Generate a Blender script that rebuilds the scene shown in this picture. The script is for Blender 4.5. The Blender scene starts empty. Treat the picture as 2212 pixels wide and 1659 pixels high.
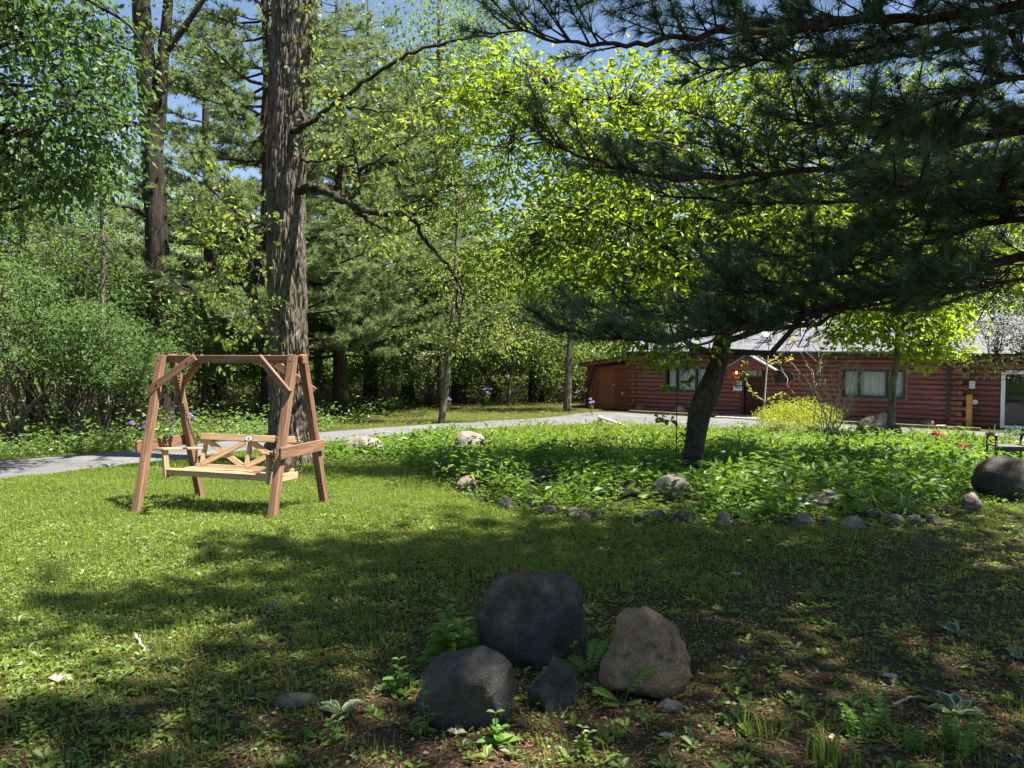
import bpy, bmesh, math, random
import numpy as np
from mathutils import Vector, Matrix, Quaternion, noise as mnoise

# ------------------------------------------------------------------ camera, sky, sun, exposure
SC = bpy.context.scene
COL = SC.collection
F_PX, CX, CY, EYE = 1662.0, 1106.0, 829.5, 1.6       # focal length in pixels of a 2212 x 1659 picture
PITCH = math.atan(72.0 / F_PX)
cam_d = bpy.data.cameras.new('camera')
cam = bpy.data.objects.new('camera', cam_d); COL.objects.link(cam)
cam.location = (0, 0, EYE)
cam.rotation_euler = (math.radians(90) - PITCH, 0, 0)
cam_d.sensor_width = 36; cam_d.lens = 36 * F_PX / 2212
cam_d.clip_start = 0.05; cam_d.clip_end = 900
SC.camera = cam

SUN_EL, SUN_AZ = math.radians(65), math.radians(106)   # azimuth clockwise from +Y
SUN_DIR = Vector((math.sin(SUN_AZ) * math.cos(SUN_EL), math.cos(SUN_AZ) * math.cos(SUN_EL), math.sin(SUN_EL)))
w = bpy.data.worlds.new('World'); SC.world = w; w.use_nodes = True
nt = w.node_tree
sky = nt.nodes.new('ShaderNodeTexSky'); sky.sky_type = 'NISHITA'; sky.sun_disc = False
sky.sun_elevation = SUN_EL; sky.sun_rotation = SUN_AZ; sky.altitude = 200
sky.air_density = 1.0; sky.dust_density = 0.6; sky.ozone_density = 1.2
nt.links.new(sky.outputs[0], nt.nodes['Background'].inputs[0])
nt.nodes['Background'].inputs[1].default_value = 0.05
sun_d = bpy.data.lights.new('sun', 'SUN'); sun_d.energy = 5.0; sun_d.angle = math.radians(0.53); sun_d.color = (1.0, 0.935, 0.82)
sun = bpy.data.objects.new('sun', sun_d); COL.objects.link(sun)
sun.rotation_euler = SUN_DIR.to_track_quat('Z', 'Y').to_euler()
SC.view_settings.view_transform = 'Standard'; SC.view_settings.look = 'None'
SC.view_settings.exposure = 1.95; SC.view_settings.gamma = 1.0; SC.view_settings.use_curve_mapping = False
SC.render.engine = 'CYCLES'
SC.cycles.max_bounces = 7; SC.cycles.diffuse_bounces = 3; SC.cycles.transmission_bounces = 5
SC.cycles.glossy_bounces = 2; SC.cycles.transparent_max_bounces = 8; SC.cycles.use_denoising = True
SC.cycles.caustics_reflective = False; SC.cycles.caustics_refractive = False
SC.cycles.sample_clamp_indirect = 4.0

RNG = np.random.default_rng(7)
random.seed(7)
def U(a, b, n=None): return RNG.uniform(a, b, n)

# ------------------------------------------------------------------ the lie of the land
HA = np.array([6.04, 37.2]); HB = np.array([16.98, 29.3])       # the cabin's long front wall
HE1 = (HB - HA) / np.linalg.norm(HB - HA); HE2 = np.array([-HE1[1], HE1[0]])
HLEN = float(np.linalg.norm(HB - HA)); HZ = -1.30
def sstep(a, b, x):
    t = np.clip((x - a) / (b - a), 0, 1); return t * t * (3 - 2 * t)
def ground(x, y):
    x = np.asarray(x, float); y = np.asarray(y, float)
    z = -0.04 * (33.5 - 1.5 * np.logaddexp(0, (33.5 - y) / 1.5))
    s = (x - HA[0]) * HE1[0] + (y - HA[1]) * HE1[1]; t = (x - HA[0]) * HE2[0] + (y - HA[1]) * HE2[1]
    wt = sstep(-8, -3, s) * (1 - sstep(22, 30, s)) * sstep(-7, -1.2, t)
    z = z * (1 - wt) + (HZ) * wt
    near = 1 - sstep(11, 16, y)
    z = z + near * (0.022 * np.sin(x * 1.7 + 1.3 * np.sin(y * 1.1)) + 0.016 * np.sin(y * 2.3 + x * 0.9))
    return z
def gz(x, y): return float(ground(x, y))
def ray(xd, yd):
    u = (xd - CX) / F_PX; v = (CY - yd) / F_PX
    return np.array([u, math.cos(PITCH) + v * math.sin(PITCH), -math.sin(PITCH) + v * math.cos(PITCH)])
def at(xd, yd, Y):
    d = ray(xd, yd); return np.array([0, 0, EYE]) + d * (Y / d[1])
def on_ground(xd, yd):
    d = ray(xd, yd); lo, hi = 1.0, 120.0
    for _ in range(50):
        m = (lo + hi) / 2; p = np.array([0, 0, EYE]) + d * m
        if p[2] > gz(p[0], p[1]): lo = m
        else: hi = m
    return np.array([0, 0, EYE]) + d * lo
def on_facade(xd, yd, back=0.0):
    d = ray(xd, yd); o = np.array([0, 0]) - HA - HE2 * back
    t = -(o @ HE2) / (d[:2] @ HE2)
    p = np.array([0, 0, EYE]) + d * t
    return float((p[:2] - HA) @ HE1), float(p[2] - HZ)

# ------------------------------------------------------------------ materials
def nmat(name):
    m = bpy.data.materials.new(name); m.use_nodes = True
    t = m.node_tree; t.nodes.clear()
    out = t.nodes.new('ShaderNodeOutputMaterial')
    return m, t, out
def N(t, typ, **kw):
    n = t.nodes.new(typ)
    for k, v in kw.items():
        if k.startswith('in_'):
            n.inputs[int(k[3:])].default_value = v
        else: setattr(n, k, v)
    return n
def ramp(t, fac, stops):
    r = t.nodes.new('ShaderNodeValToRGB')
    e = r.color_ramp.elements
    while len(e) < len(stops): e.new(0.5)
    for i, (p, c) in enumerate(stops):
        e[i].position = p; e[i].color = (*c, 1) if len(c) == 3 else c
    t.links.new(fac, r.inputs[0]); return r.outputs[0]
def coords(t, kind='Object', scale=(1, 1, 1)):
    tc = t.nodes.new('ShaderNodeTexCoord'); mp = t.nodes.new('ShaderNodeMapping')
    mp.inputs['Scale'].default_value = scale
    t.links.new(tc.outputs[kind], mp.inputs[0]); return mp.outputs[0]
def noise_n(t, vec, scale, detail=5, rough=0.6, dist=0):
    n = t.nodes.new('ShaderNodeTexNoise'); n.inputs['Scale'].default_value = scale
    n.inputs['Detail'].default_value = detail; n.inputs['Roughness'].default_value = rough; n.inputs['Distortion'].default_value = dist
    t.links.new(vec, n.inputs['Vector']); return n.outputs['Fac']
def mixc(t, fac, a, b, blend='MIX'):
    m = t.nodes.new('ShaderNodeMix'); m.data_type = 'RGBA'; m.blend_type = blend
    for s, v in ((0, fac), (6, a), (7, b)):
        if hasattr(v, 'is_linked') or hasattr(v, 'links'): t.links.new(v, m.inputs[s])
        else: m.inputs[s].default_value = (*v, 1) if isinstance(v, tuple) and len(v) == 3 else v
    return m.outputs[2]
def bump(t, h, strength, dist=0.02):
    b = t.nodes.new('ShaderNodeBump'); b.inputs['Strength'].default_value = strength; b.inputs['Distance'].default_value = dist
    t.links.new(h, b.inputs['Height']); return b.outputs[0]
def principled(t, out, color, rough=0.8, normal=None, spec=0.3, metal=0.0):
    p = t.nodes.new('ShaderNodeBsdfPrincipled')
    if isinstance(color, tuple): p.inputs['Base Color'].default_value = (*color, 1)
    else: t.links.new(color, p.inputs['Base Color'])
    if isinstance(rough, (int, float)): p.inputs['Roughness'].default_value = rough
    else: t.links.new(rough, p.inputs['Roughness'])
    p.inputs['Specular IOR Level'].default_value = spec; p.inputs['Metallic'].default_value = metal
    if normal is not None: t.links.new(normal, p.inputs['Normal'])
    t.links.new(p.outputs[0], out.inputs[0]); return p
def leaf_mat(name, dark, light, trans, tfac=0.45, rough=0.45, spec=0.35):
    """leaf: colour from dark to light by the per-leaf value 'var', part of the light passing through"""
    m, t, out = nmat(name)
    a = t.nodes.new('ShaderNodeAttribute'); a.attribute_name = 'var'
    col = mixc(t, a.outputs['Fac'], dark, light)
    p = t.nodes.new('ShaderNodeBsdfPrincipled'); t.links.new(col, p.inputs['Base Color'])
    p.inputs['Roughness'].default_value = rough; p.inputs['Specular IOR Level'].default_value = spec
    tr = t.nodes.new('ShaderNodeBsdfTranslucent')
    tc = mixc(t, a.outputs['Fac'], tuple(c * 0.75 for c in trans), trans)
    t.links.new(tc, tr.inputs[0])
    mx = t.nodes.new('ShaderNodeMixShader'); mx.inputs[0].default_value = tfac
    t.links.new(p.outputs[0], mx.inputs[1]); t.links.new(tr.outputs[0], mx.inputs[2]); t.links.new(mx.outputs[0], out.inputs[0])
    return m
def bark_mat(name, c1, c2, c3, sc=9.0, bstr=0.9, bd=0.03):
    m, t, out = nmat(name)
    v = coords(t, 'Object', (1, 1, 0.16))
    n1 = noise_n(t, v, sc, 6, 0.65, 0.6)
    vo = t.nodes.new('ShaderNodeTexVoronoi'); vo.feature = 'DISTANCE_TO_EDGE'; vo.inputs['Scale'].default_value = sc * 1.4
    t.links.new(v, vo.inputs['Vector'])
    v2 = coords(t, 'Object', (1, 1, 1)); n2 = noise_n(t, v2, 1.7, 3, 0.5)
    col = ramp(t, n1, [(0.25, c1), (0.5, c2), (0.78, c3)])
    crack = ramp(t, vo.outputs['Distance'], [(0.0, (0.25, 0.25, 0.25)), (0.12, (1, 1, 1))])
    col = mixc(t, 0.85, col, crack, 'MULTIPLY')
    moss = ramp(t, n2, [(0.5, (0, 0, 0)), (0.75, (0.35, 0.35, 0.35))])
    col = mixc(t, moss, col, (0.10, 0.11, 0.05))
    h = mixc(t, 0.5, n1, vo.outputs['Distance'])
    principled(t, out, col, 0.95, bump(t, h, bstr, bd), 0.1)
    return m
def rock_mat(name, cols, lichen=None, veins=None, sc=5.0, rough=0.85):
    m, t, out = nmat(name)
    v = coords(t, 'Object')
    n1 = noise_n(t, v, sc, 8, 0.65, 0.4); n2 = noise_n(t, v, sc * 14, 4, 0.7)
    col = ramp(t, n1, [(0.3, cols[0]), (0.5, cols[1]), (0.72, cols[2])])
    col = mixc(t, 0.45, col, ramp(t, n2, [(0.3, (0.45, 0.45, 0.45)), (0.7, (1.15, 1.15, 1.15))]), 'MULTIPLY')
    if veins:
        vo = t.nodes.new('ShaderNodeTexVoronoi'); vo.feature = 'DISTANCE_TO_EDGE'; vo.inputs['Scale'].default_value = 3.2
        vv = noise_n(t, v, 3, 4); mp = t.nodes.new('ShaderNodeVectorMath'); mp.operation = 'ADD'
        t.links.new(v, mp.inputs[0]); t.links.new(vv, mp.inputs[1]); t.links.new(mp.outputs[0], vo.inputs['Vector'])
        col = mixc(t, ramp(t, vo.outputs['Distance'], [(0.0, (0.35, 0.35, 0.35)), (0.018, (0, 0, 0))]), col, veins)
    if lichen:
        n3 = noise_n(t, v, sc * 1.6, 6, 0.7)
        col = mixc(t, ramp(t, n3, [(0.52, (0, 0, 0)), (0.62, (0.8, 0.8, 0.8))]), col, lichen)
    n5 = noise_n(t, v, sc * 45, 3, 0.8); col = mixc(t, 0.7, col, ramp(t, n5, [(0.32, (0.4, 0.4, 0.4)), (0.5, (1, 1, 1)), (0.72, (1.9, 1.85, 1.75))]), 'MULTIPLY')
    h = mixc(t, 0.5, n1, n2)
    principled(t, out, col, rough, bump(t, h, 1.0, 0.08), 0.25)
    return m
def wood_mat(name, c1, c2, c3, sc=1.0, rough=0.75):
    m, t, out = nmat(name)
    v = coords(t, 'Object', (1.2 * sc, 22 * sc, 22 * sc))
    n1 = noise_n(t, v, 1.0, 6, 0.6, 1.2)
    v2 = coords(t, 'Object', (1, 3, 3)); n2 = noise_n(t, v2, 2.2, 4, 0.6)
    oi = t.nodes.new('ShaderNodeObjectInfo')
    col = ramp(t, n1, [(0.28, c1), (0.5, c2), (0.72, c3)])
    col = mixc(t, 0.6, col, ramp(t, n2, [(0.3, (0.62, 0.6, 0.6)), (0.65, (1.1, 1.08, 1.05))]), 'MULTIPLY')
    col = mixc(t, 0.5, col, ramp(t, oi.outputs['Random'], [(0, (0.75, 0.74, 0.74)), (1, (1.2, 1.15, 1.1))]), 'MULTIPLY')
    principled(t, out, col, rough, bump(t, n1, 0.25, 0.004), 0.25)
    return m
def plain_mat(name, c, rough=0.6, spec=0.4, metal=0.0, var=0.15, sc=8.0):
    m, t, out = nmat(name)
    n1 = noise_n(t, coords(t, 'Object'), sc, 5, 0.6)
    col = ramp(t, n1, [(0.25, tuple(x * (1 - var) for x in c)), (0.75, tuple(min(1, x * (1 + var)) for x in c))])
    principled(t, out, col, rough, bump(t, n1, 0.1, 0.003), spec, metal)
    return m

M = {}
M['oak_bark'] = bark_mat('oak_bark', (0.04, 0.034, 0.028), (0.125, 0.108, 0.088), (0.25, 0.22, 0.185), 10, 1.0, 0.05)
M['bark'] = bark_mat('dark_bark', (0.014, 0.012, 0.01), (0.038, 0.032, 0.026), (0.08, 0.07, 0.058), 8)
M['grey_bark'] = bark_mat('grey_bark', (0.06, 0.052, 0.042), (0.15, 0.13, 0.1), (0.24, 0.21, 0.17), 9, 0.6)
M['magnolia_bark'] = rock_mat('magnolia_bark', [(0.035, 0.03, 0.022), (0.072, 0.063, 0.046), (0.12, 0.107, 0.08)], (0.02, 0.017, 0.013), None, 4)
M['pine_bark'] = bark_mat('pine_bark', (0.02, 0.015, 0.012), (0.055, 0.04, 0.032), (0.1, 0.075, 0.06), 8)
M['twig'] = plain_mat('twig_bark', (0.12, 0.098, 0.075), 0.9, 0.1, sc=20)
M['pale_twig'] = plain_mat('pale_twig', (0.36, 0.31, 0.25), 0.9, 0.1, sc=20)
M['oak_leaf'] = leaf_mat('oak_leaf', (0.085, 0.14, 0.025), (0.18, 0.255, 0.05), (0.44, 0.52, 0.07), 0.45)
M['magnolia_leaf'] = leaf_mat('magnolia_leaf', (0.035, 0.08, 0.01), (0.13, 0.2, 0.022), (0.40, 0.55, 0.025), 0.5, 0.4)
M['wood_leaf'] = leaf_mat('woodland_leaf', (0.05, 0.10, 0.022), (0.12, 0.19, 0.045), (0.3, 0.42, 0.05), 0.4)
M['far_leaf'] = leaf_mat('far_woodland_leaf', (0.065, 0.125, 0.025), (0.16, 0.25, 0.05), (0.36, 0.5, 0.05), 0.42)
M['mulberry_leaf'] = leaf_mat('broad_leaf', (0.04, 0.085, 0.03), (0.10, 0.165, 0.06), (0.2, 0.36, 0.06), 0.35, 0.5, 0.25)
M['shrub_leaf'] = leaf_mat('shrub_leaf', (0.035, 0.075, 0.02), (0.115, 0.175, 0.055), (0.2, 0.34, 0.08), 0.32, 0.55, 0.22)
M['linden_leaf'] = leaf_mat('linden_leaf', (0.09, 0.16, 0.015), (0.2, 0.29, 0.03), (0.5, 0.66, 0.03), 0.5)
M['gold_leaf'] = leaf_mat('gold_shrub_leaf', (0.14, 0.2, 0.018), (0.32, 0.38, 0.04), (0.62, 0.66, 0.05), 0.45)
M['olive_leaf'] = leaf_mat('weeping_leaf', (0.09, 0.13, 0.03), (0.19, 0.23, 0.06), (0.4, 0.46, 0.07), 0.4)
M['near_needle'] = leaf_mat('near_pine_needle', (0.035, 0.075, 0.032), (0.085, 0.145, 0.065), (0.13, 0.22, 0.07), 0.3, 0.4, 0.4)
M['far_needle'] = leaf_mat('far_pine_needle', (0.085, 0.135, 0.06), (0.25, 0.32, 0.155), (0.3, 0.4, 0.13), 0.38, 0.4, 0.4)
M['grass'] = leaf_mat('grass_blade', (0.07, 0.125, 0.016), (0.2, 0.27, 0.042), (0.42, 0.53, 0.045), 0.42)
M['clover'] = leaf_mat('clover_leaf', (0.06, 0.115, 0.02), (0.17, 0.235, 0.045), (0.34, 0.45, 0.05), 0.36)
M['bed_leaf'] = leaf_mat('bed_plant_leaf', (0.045, 0.085, 0.014), (0.12, 0.22, 0.035), (0.28, 0.46, 0.035), 0.4)
M['strap_leaf'] = leaf_mat('strap_leaf', (0.06, 0.11, 0.05), (0.18, 0.25, 0.13), (0.2, 0.34, 0.1), 0.3)
M['under_leaf'] = leaf_mat('undergrowth_leaf', (0.06, 0.12, 0.03), (0.16, 0.24, 0.07), (0.28, 0.42, 0.06), 0.36)
M['fern'] = leaf_mat('fern_leaf', (0.07, 0.16, 0.03), (0.15, 0.27, 0.05), (0.3, 0.5, 0.05), 0.4)
M['hosta'] = leaf_mat('hosta_leaf', (0.05, 0.11, 0.04), (0.1, 0.18, 0.06), (0.18, 0.32, 0.06), 0.3)
M['hosta_edge'] = leaf_mat('hosta_edge', (0.35, 0.4, 0.28), (0.5, 0.55, 0.4), (0.5, 0.55, 0.35), 0.3)
M['purple'] = leaf_mat('purple_petal', (0.25, 0.13, 0.42), (0.48, 0.32, 0.68), (0.5, 0.3, 0.7), 0.3)
M['pink'] = leaf_mat('pink_petal', (0.6, 0.02, 0.1), (0.85, 0.08, 0.22), (0.9, 0.08, 0.25), 0.3)
M['litter'] = leaf_mat('dry_needle', (0.10, 0.05, 0.028), (0.26, 0.145, 0.085), (0.2, 0.1, 0.05), 0.1, 0.8)
M['dry_leaf'] = leaf_mat('dry_leaf', (0.25, 0.19, 0.13), (0.5, 0.43, 0.34), (0.4, 0.3, 0.2), 0.2, 0.7)
M['swing_wood'] = wood_mat('swing_frame_wood', (0.105, 0.056, 0.034), (0.2, 0.115, 0.072), (0.3, 0.18, 0.115))
M['bench_wood'] = wood_mat('swing_bench_wood', (0.25, 0.165, 0.09), (0.42, 0.29, 0.17), (0.55, 0.4, 0.255))
M['grey_wood'] = wood_mat('weathered_wood', (0.16, 0.13, 0.11), (0.3, 0.26, 0.22), (0.42, 0.38, 0.33))
M['edging_wood'] = wood_mat('edging_timber', (0.09, 0.06, 0.045), (0.17, 0.12, 0.09), (0.27, 0.2, 0.15))
M['log'] = wood_mat('red_stained_log', (0.14, 0.056, 0.042), (0.205, 0.085, 0.065), (0.26, 0.115, 0.09), 0.5, 0.6)
M['plank'] = wood_mat('red_stained_plank', (0.14, 0.045, 0.025), (0.21, 0.07, 0.038), (0.27, 0.095, 0.055), 0.5, 0.65)
M['shed_door'] = plain_mat('red_painted_door', (0.24, 0.075, 0.042), 0.5)
M['door_wood'] = wood_mat('dark_door_wood', (0.035, 0.016, 0.01), (0.06, 0.027, 0.016), (0.09, 0.04, 0.024))
M['black_trim'] = plain_mat('black_trim', (0.016, 0.018, 0.018), 0.45)
M['black_iron'] = plain_mat('black_iron', (0.02, 0.02, 0.02), 0.5, 0.5, 0.6)
M['steel'] = plain_mat('chain_steel', (0.10, 0.095, 0.09), 0.5, 0.5, 0.8, 0.4, 60)
M['white_paint'] = plain_mat('white_paint', (0.75, 0.76, 0.76), 0.5)
M['brass'] = plain_mat('brass', (0.6, 0.5, 0.35), 0.35, 0.5, 0.8)
M['curtain'] = plain_mat('curtain_cloth', (0.88, 0.88, 0.88), 0.9, 0.1, 0, 0.1, 3)
M['interior'] = plain_mat('dark_interior', (0.06, 0.05, 0.05), 0.9, 0.1)
M['ink'] = plain_mat('sign_ink', (0.03, 0.04, 0.03), 0.7)
M['sign_green'] = plain_mat('sign_face', (0.42, 0.5, 0.4), 0.6)
M['yellow_post'] = wood_mat('yellow_pine_post', (0.3, 0.15, 0.04), (0.45, 0.24, 0.07), (0.55, 0.32, 0.11))
M['meter'] = plain_mat('grey_metal_box', (0.45, 0.46, 0.47), 0.4, 0.5, 0.5)
M['rock_dark'] = rock_mat('dark_basalt', [(0.048, 0.044, 0.037), (0.092, 0.085, 0.074), (0.16, 0.149, 0.132)], (0.075, 0.055, 0.035), None, 4)
M['rock_grey'] = rock_mat('grey_stone', [(0.055, 0.052, 0.046), (0.105, 0.098, 0.088), (0.175, 0.165, 0.148)], (0.06, 0.055, 0.045), None, 5)
M['rock_tan'] = rock_mat('tan_stone', [(0.18, 0.118, 0.062), (0.33, 0.225, 0.125), (0.47, 0.35, 0.22)], (0.09, 0.07, 0.05), (0.45, 0.4, 0.32), 4)
M['rock_pale'] = rock_mat('pale_stone', [(0.16, 0.14, 0.12), (0.29, 0.265, 0.235), (0.42, 0.39, 0.35)], (0.12, 0.1, 0.07), None, 6)
M['rock_moss'] = rock_mat('mossy_stone', [(0.03, 0.03, 0.022), (0.06, 0.06, 0.042), (0.1, 0.1, 0.08)], (0.05, 0.062, 0.022), None, 5)
M['rock_pink'] = rock_mat('pinkish_stone', [(0.18, 0.135, 0.115), (0.3, 0.235, 0.2), (0.4, 0.33, 0.29)], None, None, 6)

def glass_mat():
    m, t, out = nmat('window_glass')
    g = N(t, 'ShaderNodeBsdfGlossy'); g.inputs['Roughness'].default_value = 0.02; g.inputs[0].default_value = (0.9, 0.95, 1, 1)
    tr = N(t, 'ShaderNodeBsdfTransparent'); tr.inputs[0].default_value = (0.9, 0.92, 0.92, 1)
    lw = N(t, 'ShaderNodeFresnel'); lw.inputs[0].default_value = 1.4
    mx = N(t, 'ShaderNodeMixShader'); t.links.new(lw.outputs[0], mx.inputs[0])
    t.links.new(tr.outputs[0], mx.inputs[1]); t.links.new(g.outputs[0], mx.inputs[2]); t.links.new(mx.outputs[0], out.inputs[0])
    return m
M['glass'] = glass_mat()
def lamp_mat():
    m, t, out = nmat('lamp_glow')
    e = N(t, 'ShaderNodeEmission'); e.inputs[0].default_value = (1, 0.5, 0.16, 1); e.inputs[1].default_value = 1.6
    t.links.new(e.outputs[0], out.inputs[0]); return m
M['lamp_glow'] = lamp_mat()
def shingle_mat():
    m, t, out = nmat('grey_shingle')
    v = coords(t, 'Object', (1, 1, 1)); n1 = noise_n(t, v, 45, 4, 0.7)
    br = t.nodes.new('ShaderNodeTexBrick'); t.links.new(coords(t, 'Object', (1, 1, 1)), br.inputs['Vector'])
    br.inputs['Scale'].default_value = 1; br.inputs['Brick Width'].default_value = 0.3; br.inputs['Row Height'].default_value = 0.143
    br.inputs['Color1'].default_value = (0.15, 0.15, 0.17, 1); br.inputs['Color2'].default_value = (0.24, 0.24, 0.27, 1)
    br.inputs['Mortar'].default_value = (0.1, 0.1, 0.11, 1); br.inputs['Mortar Size'].default_value = 0.006
    col = mixc(t, 0.4, br.outputs[0], ramp(t, n1, [(0.3, (0.6, 0.6, 0.6)), (0.7, (1.2, 1.2, 1.2))]), 'MULTIPLY')
    principled(t, out, col, 0.9, bump(t, n1, 0.3, 0.01), 0.2)
    return m
M['shingle'] = shingle_mat()
def asphalt_mat():
    m, t, out = nmat('asphalt')
    v = coords(t, 'Object'); n1 = noise_n(t, v, 90, 3, 0.8); n2 = noise_n(t, v, 0.7, 5, 0.6)
    col = ramp(t, n2, [(0.3, (0.085, 0.085, 0.09)), (0.7, (0.145, 0.145, 0.15))])
    col = mixc(t, 0.6, col, ramp(t, n1, [(0.3, (0.55, 0.55, 0.55)), (0.7, (1.3, 1.3, 1.3))]), 'MULTIPLY')
    principled(t, out, col, 0.85, bump(t, n1, 0.5, 0.01), 0.3)
    return m
M['asphalt'] = asphalt_mat()
def gravel_mat():
    m, t, out = nmat('white_gravel')
    vo = t.nodes.new('ShaderNodeTexVoronoi'); vo.inputs['Scale'].default_value = 18
    t.links.new(coords(t, 'Object'), vo.inputs['Vector'])
    col = ramp(t, vo.outputs['Distance'], [(0.1, (0.6, 0.58, 0.55)), (0.6, (0.22, 0.2, 0.18))])
    principled(t, out, col, 0.9, bump(t, vo.outputs['Distance'], -1, 0.04), 0.2); return m
M['gravel'] = gravel_mat()
def ground_mat():
    """moss green lawn earth that gives way to bare brown needle duff on the right of the clearing and under the wood"""
    m, t, out = nmat('lawn_and_earth')
    v = coords(t, 'Object'); n1 = noise_n(t, v, 0.9, 6, 0.62); n2 = noise_n(t, v, 38, 5, 0.75); n3 = noise_n(t, v, 7, 5, 0.7)
    soil = ramp(t, n2, [(0.28, (0.035, 0.023, 0.016)), (0.5, (0.1, 0.066, 0.046)), (0.75, (0.23, 0.155, 0.11))])
    soil = mixc(t, 0.5, soil, ramp(t, n3, [(0.3, (0.5, 0.5, 0.5)), (0.7, (1.3, 1.2, 1.15))]), 'MULTIPLY')
    green = ramp(t, n2, [(0.3, (0.03, 0.03, 0.012)), (0.5, (0.07, 0.078, 0.022)), (0.75, (0.135, 0.14, 0.045))])
    n4 = noise_n(t, v, 150, 3, 0.8); spk = ramp(t, n4, [(0.3, (0.45, 0.42, 0.4)), (0.62, (1.1, 1.05, 1.0)), (0.8, (1.9, 1.7, 1.5))])
    sx = t.nodes.new('ShaderNodeSeparateXYZ'); t.links.new(v, sx.inputs[0])
    mr = t.nodes.new('ShaderNodeMapRange'); mr.inputs[1].default_value = 3.5; mr.inputs[2].default_value = 9.5
    my = t.nodes.new('ShaderNodeMath'); my.operation = 'MULTIPLY_ADD'; my.inputs[1].default_value = -0.55
    t.links.new(sx.outputs[0], my.inputs[0]); t.links.new(sx.outputs[1], my.inputs[2]); t.links.new(my.outputs[0], mr.inputs[0])
    ad = t.nodes.new('ShaderNodeMath'); ad.operation = 'MULTIPLY_ADD'; ad.inputs[1].default_value = 1.5; t.links.new(n1, ad.inputs[0])
    t.links.new(mr.outputs[0], ad.inputs[2])
    f = ramp(t, ad.outputs[0], [(0.62, (0, 0, 0)), (1.0, (1, 1, 1))])
    wy = t.nodes.new('ShaderNodeMapRange'); wy.inputs[1].default_value = 38; wy.inputs[2].default_value = 46; wy.inputs[3].default_value = 1; wy.inputs[4].default_value = 0.1
    t.links.new(sx.outputs[1], wy.inputs[0])
    f2 = t.nodes.new('ShaderNodeMath'); f2.operation = 'MULTIPLY'; t.links.new(f, f2.inputs[0]); t.links.new(wy.outputs[0], f2.inputs[1])
    col = mixc(t, f2.outputs[0], soil, green)
    col = mixc(t, 0.8, col, spk, 'MULTIPLY')
    principled(t, out, col, 0.95, bump(t, n2, 1.0, 0.05), 0.1)
    return m
M['ground'] = ground_mat()

# ------------------------------------------------------------------ helpers
def tag(o, label=None, cat=None, group=None, kind=None):
    if label: o['label'] = label
    if cat: o['category'] = cat
    if group: o['group'] = group
    if kind: o['kind'] = kind
    return o
def empty(name, loc=(0, 0, 0), rz=0.0, label=None, cat=None, group=None):
    o = bpy.data.objects.new(name, None); COL.objects.link(o)
    o.empty_display_size = 0.2
    o.location = tuple(float(v) for v in loc); o.rotation_euler = (0, 0, rz)
    return tag(o, label, cat, group)
def norm(a):
    a = np.asarray(a, float); return a / np.maximum(np.linalg.norm(a, axis=-1, keepdims=True), 1e-9)

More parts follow.
